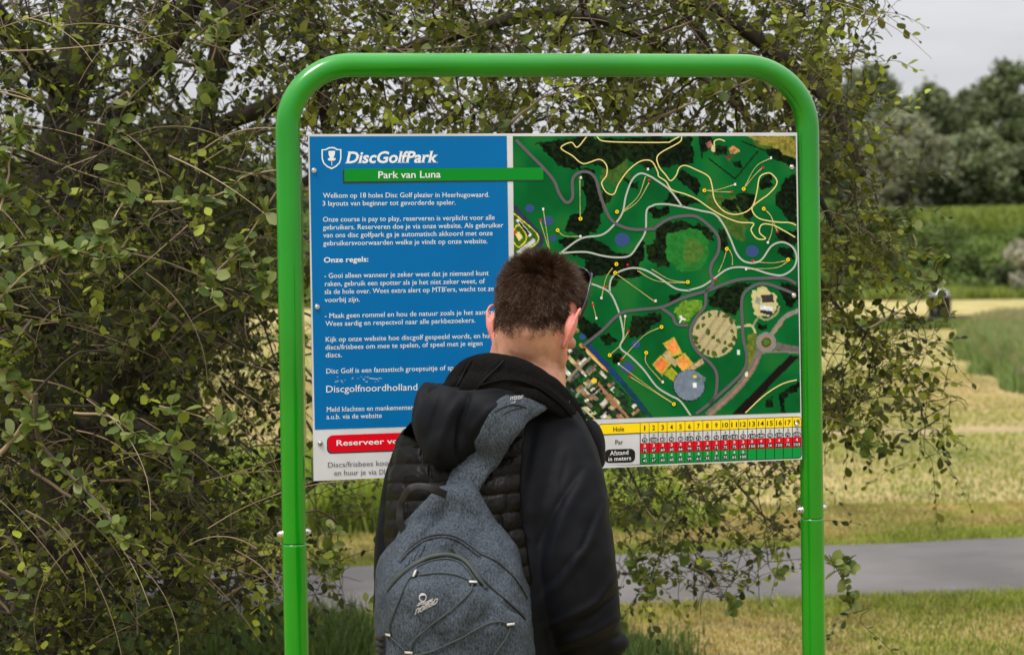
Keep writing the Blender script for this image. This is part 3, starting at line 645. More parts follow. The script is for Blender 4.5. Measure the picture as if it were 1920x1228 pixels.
# path edges on the ground (two pixel points each)
def line_of(a, b):
    A, B_ = PG(*a), PG(*b); return A[:2], B_[:2]
pn0, pn1 = line_of((560, 1157), (1920, 1110)); pf0, pf1 = line_of((620, 1069), (1920, 1013))
pn = lambda x: pn0[1] + (pn1[1] - pn0[1]) * (x - pn0[0]) / (pn1[0] - pn0[0])
pf = lambda x: pf0[1] + (pf1[1] - pf0[1]) * (x - pf0[0]) / (pf1[0] - pf0[0])
xs = np.unique(np.concatenate([np.linspace(-160, -14, 30), np.linspace(-14, 16, 121), np.linspace(16, 160, 30)]))
ys = np.unique(np.concatenate([np.linspace(-30, 5, 15), np.linspace(5, 24, 100), np.linspace(24, 60, 90), np.linspace(60, 130, 90), np.linspace(130, 800, 20)]))
GX, GY = np.meshgrid(xs, ys); GZ = ground_h(GX, GY)
# zone: x = green share, y = rough/dark share
green = np.zeros_like(GX)
green += .9 * np.clip((GY - 83.2) / 1.0, 0, 1)
green += .85 * island_f(GX, GY)
vy = np.exp(-((GY - 49.2 + .0 * GX) / 1.5) ** 2) * np.clip((12.2 - np.abs(GX - 1.5)) / 1.5, 0, 1)
green += .8 * vy + np.where((GY > 15) & (GY < 83), .22 * np.sin(isl_d(GX, GY) * 1.35 - 2.0), 0)
green += .75 * np.exp(-((GY - pf(GX) - .25) / .35) ** 2) + .6 * np.exp(-((GY - pn(GX) + .25) / .3) ** 2)
green += .7 * np.clip((1.2 - np.abs(GX + 1.6)) / .5, 0, 1) * np.clip((16.5 - GY) / .5, 0, 1) * (GY > 12.0)
idx = np.arange(GX.size).reshape(GX.shape)
F = np.stack([idx[:-1, :-1], idx[:-1, 1:], idx[1:, 1:], idx[1:, :-1]], -1).reshape(-1, 4)
gm = mat('mown_grass', (.2, .2, .1), .95, .1); t = gm.node_tree; b = t.nodes['Principled BSDF']
tcn = N('ShaderNodeTexCoord', t)
def gnoise(scale, stretch, detail=5, rough=.6):
    mpn = N('ShaderNodeMapping', t); mpn.inputs['Scale'].default_value = stretch; t.links.new(tcn.outputs['Object'], mpn.inputs[0])
    n = N('ShaderNodeTexNoise', t); n.inputs['Scale'].default_value = scale; n.inputs['Detail'].default_value = detail; n.inputs['Roughness'].default_value = rough
    t.links.new(mpn.outputs[0], n.inputs['Vector']); return n.outputs['Fac']
def cramp(fac, stops):
    r = N('ShaderNodeValToRGB', t); els = r.color_ramp.elements
    els[0].position, els[0].color = stops[0][0], (*stops[0][1], 1); els[1].position, els[1].color = stops[-1][0], (*stops[-1][1], 1)
    for p, c in stops[1:-1]: e_ = els.new(p); e_.color = (*c, 1)
    t.links.new(fac, r.inputs[0]); return r.outputs[0]
def gmix(a, b_, f):
    m_ = N('ShaderNodeMix', t, data_type='RGBA'); t.links.new(a, m_.inputs['A']); t.links.new(b_, m_.inputs['B'])
    if isinstance(f, float): m_.inputs['Factor'].default_value = f
    else: t.links.new(f, m_.inputs['Factor'])
    return m_.outputs['Result']
dry = cramp(gnoise(1.1, (1, .45, 1), 8, .7), [(.30, (.15, .17, .04)), (.42, (.27, .26, .08)), (.52, (.40, .32, .14)), (.60, (.50, .37, .19)), (.70, (.20, .21, .055))])
fine = cramp(gnoise(9, (1, .5, 1), 8, .75), [(.3, (.20, .16, .07)), (.5, (.38, .33, .14)), (.7, (.5, .42, .2))])
base = gmix(dry, fine, .35)
gr = cramp(gnoise(3, (1, .6, 1), 8, .7), [(.3, (.035, .06, .012)), (.5, (.085, .13, .025)), (.7, (.16, .20, .05))])
at = N('ShaderNodeAttribute', t, attribute_name='zone')
sp = N('ShaderNodeSeparateXYZ', t); t.links.new(at.outputs['Vector'], sp.inputs[0])
jit = gnoise(2.5, (1, .6, 1), 6, .7)
ad = N('ShaderNodeMath', t, operation='MULTIPLY_ADD'); t.links.new(jit, ad.inputs[0]); ad.inputs[1].default_value = .9; ad.inputs[2].default_value = -.45
a2 = N('ShaderNodeMath', t, operation='ADD', use_clamp=True); t.links.new(sp.outputs[0], a2.inputs[0]); t.links.new(ad.outputs[0], a2.inputs[1])
mm = N('ShaderNodeMath', t, operation='MULTIPLY', use_clamp=True); t.links.new(a2.outputs[0], mm.inputs[0]); mm.inputs[1].default_value = 1.2
full = gmix(base, gr, mm.outputs[0])
earth = cramp(gnoise(14, (1, 1, 1), 6, .7), [(.3, (.28, .2, .12)), (.7, (.42, .31, .2))])
full = gmix(full, earth, sp.outputs[1])
t.links.new(full, b.inputs['Base Color'])
bp = N('ShaderNodeBump', t); bp.inputs['Strength'].default_value = .8; bp.inputs['Distance'].default_value = .05
t.links.new(gnoise(16, (1, 1, 1), 8, .75), bp.inputs['Height']); t.links.new(bp.outputs[0], b.inputs['Normal'])
bare = .8 * np.exp(-((GY - 19.4 + .04 * GX) / .28) ** 2) + .5 * np.exp(-((GY - pn(GX) + .03) / .06) ** 2) + .35 * np.exp(-((GY - 60 + .05 * GX) / 1.2) ** 2)
me = mesh_np('ground', np.stack([GX, GY, GZ], -1).reshape(-1, 3), F, {'zone': np.stack([np.clip(green, 0, 1), np.clip(bare, 0, 1), green * 0], -1).reshape(-1, 3)}, smooth=True)
g = obj('ground', me, gm); tag(g, 'flat mown park ground with straw coloured clippings, rising to a bank', kind='structure')
# asphalt path: slightly raised sheet with ragged soil edge
px_ = np.linspace(-60, 60, 481); rj = np.random.default_rng(5)
e0 = pn(px_) + rj.normal(0, .018, 481); e1 = pf(px_) + rj.normal(0, .018, 481)
V = np.concatenate([np.stack([px_, e0, ground_h(px_, e0) + .004], -1), np.stack([px_, e0 + .02, ground_h(px_, e0) + .022], -1), np.stack([px_, e1 - .02, ground_h(px_, e1) + .022], -1), np.stack([px_, e1, ground_h(px_, e1) + .004], -1)])
k = np.arange(480); n_ = 481
F = np.concatenate([np.stack([r * n_ + k, r * n_ + k + 1, (r + 1) * n_ + k + 1, (r + 1) * n_ + k], -1) for r in range(3)])
p = obj('path', mesh_np('path', V, F), M['asphalt']); tag(p, 'grey asphalt cycle path crossing the park behind the sign', kind='structure')

# ------------------------------------------------------------------ grass blades (uncountable: stuff)
def blades(name, X, Y, h, wd, tint, lean=.5, parent=None, label=None, z=None):
    n = len(X); r = np.random.default_rng(len(X)); a = r.random(n) * 6.2832; ln = r.random(n) * lean * h
    Z = ground_h(X, Y) if z is None else z
    dx, dy = np.cos(a), np.sin(a); b_ = r.random(n) * 6.2832; lx, ly = np.cos(b_) * ln, np.sin(b_) * ln
    base = np.stack([X, Y, Z - .003], -1); s = np.stack([dx, dy, dx * 0], -1) * (wd / 2)[:, None]
    mid = base + np.stack([lx * .35, ly * .35, h * .6], -1); tip = base + np.stack([lx, ly, h], -1)
    V = np.stack([base - s, base + s, mid + s * .8, mid - s * .8, tip], 1).reshape(-1, 3)
    k = np.arange(n)[:, None] * 5
    q = k + np.array([[0, 1, 2, 3]]); tr = k + np.array([[3, 2, 4]])
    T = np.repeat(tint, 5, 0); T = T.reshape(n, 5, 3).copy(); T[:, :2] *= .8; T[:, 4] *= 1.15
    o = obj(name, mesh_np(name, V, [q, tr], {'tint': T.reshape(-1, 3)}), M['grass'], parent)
    return tag(o, label, None, None, 'stuff')
straw = np.array([(.34, .26, .092), (.29, .215, .07), (.39, .30, .125), (.21, .14, .055)]); greens = np.array([(.14, .18, .022), (.20, .225, .032), (.10, .14, .018), (.27, .265, .055)])
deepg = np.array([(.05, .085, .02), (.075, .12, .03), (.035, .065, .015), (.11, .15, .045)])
def pick(pal, n, seed): r = np.random.default_rng(seed); return pal[r.integers(0, len(pal), n)] * (.7 + .6 * r.random((n, 1)))
def patch(X, Y, s=1.0):
    return np.sin(X * 2.1 * s + 1.3 * np.sin(Y * 1.7 * s)) * .5 + np.sin(Y * 1.9 * s - X * .8 * s + 2 * np.sin(X * .6 * s)) * .5
def scatter(n, y0, y1, pxl, pxr, seed):
    r = np.random.default_rng(seed); Y = np.sqrt(r.random(n) * (y1 ** 2 - y0 ** 2) + y0 ** 2); X = FX0(pxl + r.random(n) * (pxr - pxl), Y); return X, Y
def vn2(x, y, cell, seed):
    xi = np.floor(x / cell).astype(np.int64); yi = np.floor(y / cell).astype(np.int64); fx = x / cell - xi; fy = y / cell - yi; fx = fx * fx * (3 - 2 * fx); fy = fy * fy * (3 - 2 * fy)
    def hsh(a, b): v = np.sin(a * 127.1 + b * 311.7 + seed * 74.7) * 43758.5453; return v - np.floor(v)
    return (hsh(xi, yi) * (1 - fx) + hsh(xi + 1, yi) * fx) * (1 - fy) + (hsh(xi, yi + 1) * (1 - fx) + hsh(xi + 1, yi + 1) * fx) * fy
def lanes(X, Y):
    d = isl_d(X, Y)
    return np.where(Y > 15, .36 * np.sin(d * 1.35 - 2.0) - .12, 0)
def mown(name, n, y0, y1, pxl, pxr, h, wd, seed, label, keep=None):
    X, Y = scatter(n, y0, y1, pxl, pxr, seed); ok = ~((Y > pn(X) + .02) & (Y < pf(X) - .02))
    if keep is not None: ok &= keep(X, Y)
    X, Y = X[ok], Y[ok]; n = len(X); r = np.random.default_rng(seed + 1)
    edge = np.exp(-((Y - pf(X) - .2) / .3) ** 2) + np.exp(-((Y - pn(X) + .2) / .25) ** 2)
    gsh = np.clip(.40 + .55 * patch(X * .7, Y * .9) + .4 * patch(X, Y, 3.1) + .8 * edge, .05, .95)
    s_ = 1 if y0 < 13 else 1.8 if y0 < 29 else 4
    na = vn2(X, Y, .8 * s_, 1) * .5 + vn2(X, Y, .28 * s_, 2) * .3 + vn2(X, Y, .11 * s_, 3) * .2; nb_ = vn2(X, Y, .45 * s_, 5) * .5 + vn2(X, Y, .15 * s_, 6) * .5
    gsh = np.clip((.40 if y0 < 13 else .56) + 2.5 * (na - .5) + .45 * edge + lanes(X, Y), .03, .98)
    isg = r.random(n) < gsh
    T = np.where(isg[:, None], pick(greens, n, seed + 2), pick(straw, n, seed + 3))
    clump = np.clip((nb_ - .62) * 7, 0, 1)[:, None]; T = T * (.80 + .45 * vn2(X, Y, .5 * s_, 9))[:, None]; T = T * (1 - .55 * clump) + np.array([.17, .115, .055]) * .55 * clump
    hh = h * (.5 + r.random(n)) * np.where(isg, 1.15, .8) * (1 + .45 * edge); blades(name, X, Y, hh, wd * (.6 + .8 * r.random(n)), T, 1.1, label=label)
mown('mown_grass_blades', 210000, 7.9, 13.5, 250, 2080, .024, .0046, 11, 'short cut grass and straw clippings beside the path')
mown('field_grass_blades', 170000, 13.5, 30, -150, 2080, .026, .009, 21, 'short dry grass of the mown field', keep=lambda X, Y: (island_f(X, Y) < .3) & (np.abs(Y - 19.4 + .04 * X) > .24 + .1 * np.sin(X * 3)))
mown('far_field_grass_blades', 60000, 30, 60, -300, 2080, .034, .022, 31, 'dry far field grass', keep=lambda X, Y: island_f(X, Y) < .3)
# tall green stand behind the sign
r = np.random.default_rng(41); n = 52000; Y = 12.35 + r.random(n) ** 1.2 * 3.6; X = FX0(-200, Y) + r.random(n) * (FX0(1345, Y) - FX0(-200, Y))
edge = np.clip((FX0(1330 + 20 * np.sin(Y * 5), Y) - (Y - 12.3) * .14 - X) / .45, 0, 1); ok = (edge > 0) & (Y > pf(X) + .3 + .08 * np.sin(X * 3)); X, Y, edge = X[ok], Y[ok], edge[ok]; n = len(X)
blades('tall_grass', X, Y, (.14 + .30 * r.random(n)) * (.35 + .65 * edge) * (.8 + .25 * patch(X, Y, 2)), .010 + .012 * r.random(n), pick(np.array([(.17, .23, .03), (.24, .30, .045), (.12, .18, .022), (.30, .34, .07)]), n, 42), .6, label='tall bright green grass and weeds beyond the path behind the sign')
# dark long grass tufts at the tree's foot and near the man
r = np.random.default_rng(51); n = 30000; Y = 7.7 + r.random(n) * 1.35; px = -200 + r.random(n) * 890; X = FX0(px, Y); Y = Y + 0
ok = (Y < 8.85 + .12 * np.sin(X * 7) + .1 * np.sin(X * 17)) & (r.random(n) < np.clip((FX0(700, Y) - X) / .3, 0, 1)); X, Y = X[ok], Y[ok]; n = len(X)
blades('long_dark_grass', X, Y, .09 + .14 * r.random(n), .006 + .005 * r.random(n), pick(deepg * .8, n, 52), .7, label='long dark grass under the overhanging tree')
n = 9000; Y = 7.9 + r.random(n) * .95; X = FX0(1120 + r.random(n) * 230, Y); ok = r.random(n) < np.clip((FX0(1365, Y) + .1 * np.sin(Y * 23) - X) / .75, 0, 1) ** 1.5 * np.clip((8.85 + .1 * np.sin(X * 19) - Y) / .5, 0, 1); X, Y = X[ok], Y[ok]; n = len(X)
blades('long_grass_tuft', X, Y, (.035 + .11 * r.random(n) ** 1.6) * (.45 + .75 * np.clip((FX0(1365, Y) - X) / .6, 0, 1)), .005 + .004 * r.random(n), pick(deepg, n, 54), .7, label='dark green grass tuft right of the man, near the path')
# island of uncut grass
r = np.random.default_rng(61); n = 110000; Y = 21 + r.random(n) * 28; X = 5.8 + r.random(n) * (FX0(1990, Y) - 5.8); f_ = island_f(X, Y); ok = r.random(n) < f_; X, Y, f_ = X[ok], Y[ok], f_[ok]; n = len(X)
hh = (.16 + .34 * r.random(n)) * (.4 + .6 * f_); brown = (r.random(n) < .28 + .4 * (Y > 38)) & (hh > .3)
T = np.where(brown[:, None], pick(np.array([(.26, .21, .12), (.3, .24, .16), (.20, .17, .1)]), n, 62), pick(np.array([(.13, .19, .05), (.17, .23, .07), (.10, .15, .04), (.19, .24, .10)]), n, 63))
blades('uncut_grass_island', X, Y, hh, .016 + .014 * r.random(n), T, .5, label='round island of uncut green grass right of the litter bin')
# verge by the bin
r = np.random.default_rng(71); n = 22000; Y = 47.6 + r.random(n) * 2.9; X = FX0(1480, Y) + r.random(n) * (FX0(1845, Y) - FX0(1480, Y)); ok = r.random(n) < np.clip((FX0(1843, Y) - X) / 1.2, 0, 1) * (.25 + .75 * np.clip((Y - 47.6) / .8, 0, 1)); X, Y = X[ok], Y[ok]; n = len(X)
blades('verge_grass', X, Y, .08 + .16 * r.random(n), .03 + .02 * r.random(n), pick(np.array([(.09, .14, .03), (.14, .18, .05)]), n, 72), .5, label='green verge grass at the foot of the litter bin')

# low timber edge and litter bin
KE = mat('weathered_timber', (.13, .10, .08), .9, .2)
a, b_ = PG(1535, 613), PG(1832, 602)
def box_obj(name, c, sx, sy, sz, m, parent=None, rz=0., bev=.0):
    bm = bmesh.new(); bmesh.ops.create_cube(bm, size=1, matrix=Matrix.Translation(c) @ Matrix.Rotation(rz, 4, 'Z') @ Matrix.Diagonal((sx, sy, sz, 1)))
    if bev: bmesh.ops.bevel(bm, geom=bm.edges[:], offset=bev, segments=2, affect='EDGES')
    return bm_obj(name, bm, m, parent)
nseg = 4; edge_t = empty('timber_edging', tuple(a), 'low dark timber edging running along the verge behind the litter bin', 'edging')
for i in range(nseg):
    p0 = a + (b_ - a) * i / nseg; p1 = a + (b_ - a) * (i + 1) / nseg; mid = (p0 + p1) / 2; l = np.hypot(*(p1 - p0)[:2])
    box_obj('beam', Vector((mid[0], mid[1] + .6, .07)) - Vector(a), l - .02, .14, .17, KE, edge_t, math.atan2(p1[1] - p0[1], p1[0] - p0[0]), .01)
bc = PG(1762, 607.5); bc[2] = 0
BINM = mat('bin_black', (.006, .005, .006), .45, .25); BIND = noisy(mat('bin_dome', (.25, .25, .27), .3, .6, .6), 6, (.18, .18, .2), (.4, .4, .43)); BINL = mat('bin_label', (.10, .11, .13), .5)
kk = bc[1] / FPX * 1.1
bn_ = empty('litter_bin', tuple(bc), 'black cylindrical litter bin with a grey domed lid standing on the far field', 'litter bin')
def lathe(name, prof, m, parent, seg=28, c=(0, 0, 0)):
    V = []; n = len(prof)
    for r_, z in prof:
        for k in range(seg): a_ = 6.2832 * k / seg; V.append((c[0] + r_ * math.cos(a_), c[1] + r_ * math.sin(a_), c[2] + z))
    Fq = [(i * seg + k, i * seg + (k + 1) % seg, (i + 1) * seg + (k + 1) % seg, (i + 1) * seg + k) for i in range(n - 1) for k in range(seg)]
    return obj(name, mesh_np(name, V, np.array(Fq), smooth=True), m, parent)
RB = 19.5 * kk
lathe('body', [(0, 0), (RB, 0), (RB, .03), (RB * .985, .035), (RB * .985, 41 * kk), (RB, 41.2 * kk), (RB, 42.6 * kk), (RB * .8, 42.8 * kk), (0, 42.8 * kk)], BINM, bn_)
lathe('rim', [(RB * .84, 42.9 * kk), (RB * .84, 46.6 * kk), (RB * .9, 47 * kk), (0, 47 * kk)], BINM, bn_)
dome = lathe('dome_lid', [(RB * .92, 47.1 * kk), (RB * .90, 51 * kk), (RB * .74, 55.5 * kk), (RB * .45, 58.8 * kk), (0, 60 * kk)], BIND, bn_)
for (u, v, s_) in ((-6, 38.5, 5), (-10.5, 25, 3.6), (2, 25.5, 2.8)):
    ang = math.asin(u / 19.5); R1 = RB * 1.003; V = []
    for t_ in range(12):
        aa = ang + s_ / 19.5 * math.cos(6.2832 * t_ / 12); V.append((R1 * math.sin(aa), -R1 * math.cos(aa), (v + s_ * .75 * math.sin(6.2832 * t_ / 12)) * kk))
    obj('sticker', mesh_np('sticker', V, np.array([range(12)])), BINL, bn_)

# ================================================================== FAR TREES AND BUSHES
def leafcards(C_, Nn, size, tint, seed, asp=.6):
    """one quad leaf per row: centre, normal-ish jitter"""
    r = np.random.default_rng(seed); n = len(C_)
    d = r.normal(size=(n, 3)); d += Nn * 1.0; d /= np.linalg.norm(d, axis=1)[:, None]
    u = np.cross(d, r.normal(size=(n, 3))); u /= np.linalg.norm(u, axis=1)[:, None]; v = np.cross(d, u)
    s = size[:, None]
    V = np.stack([C_ - u * s, C_ - v * s * asp, C_ + u * s, C_ + v * s * asp], 1).reshape(-1, 3)
    F = np.arange(n)[:, None] * 4 + np.arange(4)[None]
    return V, F, np.repeat(tint, 4, 0)
def far_tree(px, top, base_y, hw, y, tint, seed, label, group=None, nleaf=5200, cat='tree', name='tree', lump=64, leafsz=.13, upr=1.0, trunk=True):
    r = np.random.default_rng(seed)
    bx = FX0(px, y); gz = float(ground_h(np.array(bx), np.array(y))); ztop = P(px, top, y)[2]; H = ztop - gz; Wd = hw * y / FPX
    zb = P(px, base_y, y)[2]
    root = empty(name, (bx, y, gz), label, cat, group)
    cb = max(zb - gz, .05); Cc, Nn, Tt, Ss = [], [], [], []
    lumps = []
    for i in range(lump):
        t_ = (i + .5) / lump; z = cb + (H - cb) * (t_ ** .8); prof = math.sin(math.pi * min(1, (.18 + .82 * t_)) ** 1.15) ** .6
        a_ = r.random() * 6.28; rr = Wd * prof * (.1 + .8 * r.random() ** .6)
        lr = Wd * (.16 + .22 * r.random() ** 1.5) * (1.15 - .45 * t_) * (1.0 if lump > 30 else 1.3)
        z = min(z, H - lr * .7)
        lumps.append((rr * math.cos(a_), rr * math.sin(a_), z, lr))
    per = nleaf // lump
    for (lx, ly, lz, lr) in lumps:
        d = r.normal(size=(per, 3)); d /= np.linalg.norm(d, axis=1)[:, None]; rad = lr * (.40 + .75 * r.random(per) ** .8 + .5 * (r.random(per) < .08))[:, None]
        Cc.append(np.array([lx, ly, lz]) + d * rad * np.array([1, 1, upr])); Nn.append(d)
        br = .75 + .5 * r.random(); Tt.append(np.array(tint)[None] * br * (.7 + .6 * r.random((per, 1))) + r.random((per, 1)) * np.array([[.012, .010, .004]])); Ss.append(leafsz * (.6 + .8 * r.random(per)))
    V, F, T = leafcards(np.concatenate(Cc), np.concatenate(Nn), np.concatenate(Ss), np.concatenate(Tt), seed + 5)
    V[:, 2] = np.maximum(V[:, 2], -.05)
    tag(obj('crown', mesh_np('crown', V, F, {'tint': T}), M['farleaf'], root), kind='stuff')
    if trunk:
        tr = [(0, 0, -.1), (.05 * Wd, 0, cb * .5 + .2), (0, 0, H * .55), (.08 * Wd, .05, H * .85)]
        V, Q, T3 = tube_np(tr, [.05 * H * .6, .04 * H * .6, .022 * H, .008 * H], 10); obj('trunk', mesh_np('trunk', V, [Q, T3], smooth=True), M['bark'], root)
        for (lx, ly, lz, lr) in lumps[2::4]:
            z0 = max(.25, lz * .55); V, Q, T3 = tube_np([(0, 0, z0), (lx * .5, ly * .5, (z0 + lz) * .52), (lx, ly, lz)], [.02 * H * .6, .012 * H * .6, .004 * H], 6); obj('limb', mesh_np('limb', V, [Q, T3], smooth=True), M['bark'], root)
    return root
G1 = (.13, .155, .085); G2 = (.105, .135, .065); GW = (.21, .222, .155); G3 = (.125, .15, .082); G4 = (.060, .082, .034)
FT = [  # px, top, base, halfwidth, y, tint, label
 (1640, 128, 410, 72, 104, G3, 'far bushy tree showing just right of the sign frame'),
 (1745, 160, 410, 75, 108, G1, 'far rounded tree behind the pale willow'),
 (1812, 172, 410, 62, 110, G1, 'low crowned dark tree between the pale willow and the tall right tree'),
 (1888, 118, 410, 82, 106, G2, 'tallest far tree at the right edge of the treeline'),
 (1975, 150, 410, 80, 108, G1, 'far tree cut off by the right border'),
 (1690, 218, 425, 98, 96, GW, 'pale grey green willow in front of the far treeline'),
 (1836, 250, 410, 92, 99, G3, 'grey green bushy tree in front of the far right treeline'),
 (1900, 235, 410, 78, 101, G4, 'dark green tree low at the foot of the tall right tree'),
 (1778, 186, 410, 52, 113, (.17, .195, .14), 'soft grey green tree filling the gap right of the rounded far tree'),
 (1850, 158, 410, 58, 114, (.16, .185, .125), 'soft grey green tree left of the tallest far tree'),
 (1700, 188, 410, 60, 114, (.17, .20, .14), 'soft grey green tree rising behind the pale willow'),
 (1560, 105, 410, 66, 112, (.14, .165, .115), 'hazy tall tree beyond the right post of the sign'),
]
for i, (px, tp, bs, hw, y, tn, lb) in enumerate(FT): far_tree(px, tp, bs, hw, y, tn, 100 + i, lb, 'treeline on the far bank', nleaf=9000, leafsz=.135, upr=1.1 if tn is not GW else .95, name='willow_tree' if tn is GW else 'tree')
hid = ['leftmost far tree behind the near tree', 'second far tree seen through the near tree', 'third far tree seen through the near tree', 'far tree seen through the leaves left of the frame', 'far tree behind the left post of the sign', 'far tree behind the blue half of the board', 'far tree behind the man and the board', 'far tree behind the map half of the board', 'far tree behind the right end of the map', 'far tree just inside the right post']
for i, px in enumerate((-60, 80, 215, 350, 500, 650, 830, 1010, 1190, 1380)):
    far_tree(px, 285 + 30 * ((i * 7) % 3), 420, 110, 104 + (i * 5) % 6, [G1, G2, G3][i % 3], 140 + i, hid[i], 'treeline on the far bank', nleaf=3400, leafsz=.25)
# continuous dark undergrowth at the foot of the treeline, hedge scrub on the slope of the bank
def scrub(name, n, xr, yr, hfun, tint, sz, seed, label):
    r = np.random.default_rng(seed); X = xr[0] + r.random(n) * (xr[1] - xr[0]); Y = yr[0] + r.random(n) * (yr[1] - yr[0]); hh = hfun(X, Y)
    Z = ground_h(X, Y) + hh * r.random(n) ** .7; s_ = sz * (.6 + .8 * r.random(n)); cl = .5 + .5 * np.sin(X * 1.9 + 2 * np.sin(Y * 1.1)) * np.sin(Y * 2.3 + X * .7)
    T = np.array(tint)[None] * (.55 + .8 * r.random((n, 1))) * (.65 + .7 * cl[:, None])
    Nn = np.tile(np.array([[0, -.4, .9]]), (n, 1)); V, F, T = leafcards(np.stack([X, Y, Z], -1), Nn, s_, T, seed + 1)
    o = obj(name, mesh_np(name, V, F, {'tint': T}), M['farleaf']); return tag(o, label, kind='stuff')
scrub('treeline_undergrowth', 26000, (-36, 33), (97, 103), lambda X, Y: 2.3 + .9 * np.sin(X * .9 + 1), (.055, .075, .03), .22, 200, 'dark undergrowth filling the foot of the far treeline')
scrub('bank_scrub', 60000, (-34, 31), (84.8, 95), lambda X, Y: np.clip(.5 + .4 * np.sin(X * 1.1 + 1.7 * np.sin(Y * .8)) + .25 * np.sin(X * 2.7 + Y), .10, 1.1) * np.where((X > 17.5) & (Y > 91 + 1.3 * np.sin(X * .8) + .8 * np.sin(X * 2.3)), .22, np.where(X > 17.5, .7, 1)), (.10, .145, .032), .15, 210, 'green scrub and brambles covering the far bank')
# bright grass on the crest and foot of the bank
for nm, y0, y1, x0, seed, n, lb in (('bank_crest_grass', 91.0, 97.5, -30, 221, 36000, 'yellow green grass along the crest of the far bank'), ('bank_foot_grass', 83.0, 85.6, -30, 223, 20000, 'green grass strip at the foot of the far bank')):
    r = np.random.default_rng(seed); X = x0 + r.random(n) * 60; Y = y0 + r.random(n) * (y1 - y0)
    blades(nm, X, Y, .25 + .35 * r.random(n), .07 + .05 * r.random(n), pick(np.array([(.17, .22, .035), (.21, .24, .055), (.12, .17, .03)]), n, seed + 1), .6, label=lb)
far_tree(1925, 455, 560, 45, 84.5, (.30, .29, .24), 301, 'pale flowering bush on the far bank at the right border', nleaf=2600, cat='bush', name='flowering_bush', lump=14, leafsz=.11, trunk=False)
for i, (px, tp, bs, hw, y, lb) in enumerate(((1815, 480, 540, 46, 87, 'rounded green bush on the bank above and right of the litter bin'), (1660, 400, 520, 60, 91, 'rounded green bush on the bank below the pale willow'), (1890, 505, 562, 40, 85.5, 'dark low bush beside the pale flowering bush'), (1745, 440, 540, 50, 88, 'low bush on the bank straight above the litter bin'))):
    far_tree(px, tp, bs, hw, y, G4 if i == 2 else (.07, .105, .028), 310 + i, lb, 'bushes on the far bank', nleaf=2600, cat='bush', name='bush', lump=14, leafsz=.13, trunk=False)
# ================================================================== THE OVERHANGING TREE
root_p = PG(135, 1228); root_p = P(135, 900, 6.6); root_p[2] = 0
tree = empty('broadleaf_tree', tuple(root_p), 'large dense broadleaf tree with tangled drooping branches filling the left and arching over the sign', 'tree')
TL = np.array(tree.location)
TAN = (.30, .225, .145); DKB = (.035, .027, .018); GRB = (.09, .072, .052)
def curvy(pts, n=6, jit=0., seed=0):
    c = np.array(catmull(pts, n)); r = np.random.default_rng(seed)
    if jit: c[1:-1] += np.cumsum(r.normal(0, jit, (len(c) - 2, 3)), 0) * .35 + r.normal(0, jit, (len(c) - 2, 3)) * .5
    return c
skel = []     # (points, radii)
def limb(name, pix, r0, r1, col=None, seg=10, n=6, jit=.003, seed=0, sk=True, m=None):
    pts = curvy([P(a, b, d) for a, b, d in pix], n, jit, seed); rad = np.linspace(r0, r1, len(pts))
    if sk: skel.append((pts, rad))
    o = tube_obj(name, pts, rad, m or (M['bark'] if col is None else M['twig']), tree, seg, attrs=col)
    return o
# trunk down to the ground, then main limbs (pixel x, pixel y, distance)
tp = P(125, 1010, 6.6); skel.append((np.array([[tp[0], 6.6, .0], [tp[0] + .01, 6.6, .4], tp]), np.array([.13, .11, .1])))
pts = curvy([(tp[0] - .02, 6.62, -.1), (tp[0] - .01, 6.6, .25), tuple(tp), tuple(P(105, 820, 6.65)), tuple(P(120, 640, 6.75)), tuple(P(90, 420, 6.85)), tuple(P(130, 180, 6.9)), tuple(P(170, -60, 6.9)), tuple(P(190, -420, 6.9))], 6, .006, 1)
rad = np.interp(np.arange(len(pts)), [0, 6, 18, 36, 48], [.15, .10, .085, .07, .045]); skel.append((pts, rad)); tube_obj('trunk', pts, rad, M['bark'], tree, 16)
limb('limb', [(125, 900, 6.6), (215, 740, 6.5), (290, 610, 6.45), (318, 530, 6.4), (344, 478, 6.35), (366, 381, 6.4), (372, 320, 6.5), (390, 200, 6.6), (416, 90, 6.6), (418, -120, 6.6)], .065, .03, seed=2)
limb('limb', [(340, 482, 6.35), (400, 458, 6.3), (445, 438, 6.4), (520, 380, 6.6), (640, 300, 6.8), (800, 190, 6.9)], .030, .012, seed=3)
limb('limb', [(95, 480, 6.85), (180, 300, 6.7), (250, 180, 6.6), (330, 60, 6.6), (420, -120, 6.6)], .05, .03, seed=4)
limb('limb', [(415, 60, 6.6), (560, -60, 6.5), (780, -140, 6.4), (1020, -120, 6.3), (1240, -40, 6.3), (1420, 60, 6.3), (1560, 190, 6.2), (1620, 330, 6.1)], .055, .012, n=8, seed=5)
limb('limb', [(380, 250, 6.5), (520, 190, 6.3), (700, 120, 6.1), (880, 60, 6.0), (1060, 30, 5.9), (1240, 90, 5.9), (1380, 200, 5.9)], .03, .008, seed=6)
limb('limb', [(130, 180, 6.9), (20, 60, 6.4), (-80, -60, 6.0), (-150, -200, 5.7)], .05, .03, seed=7)
limb('limb', [(120, 640, 6.7), (30, 560, 6.2), (-60, 520, 5.6)], .035, .015, seed=8)
limb('limb', [(105, 820, 6.65), (180, 790, 6.2), (260, 800, 5.8), (330, 860, 5.6)], .03, .01, seed=9)
limb('limb', [(1020, -120, 6.3), (1120, 60, 6.4), (1180, 300, 6.6), (1240, 560, 6.8), (1320, 800, 7.0), (1400, 920, 7.0), (1480, 1010, 7.0)], .016, .002, seed=10)
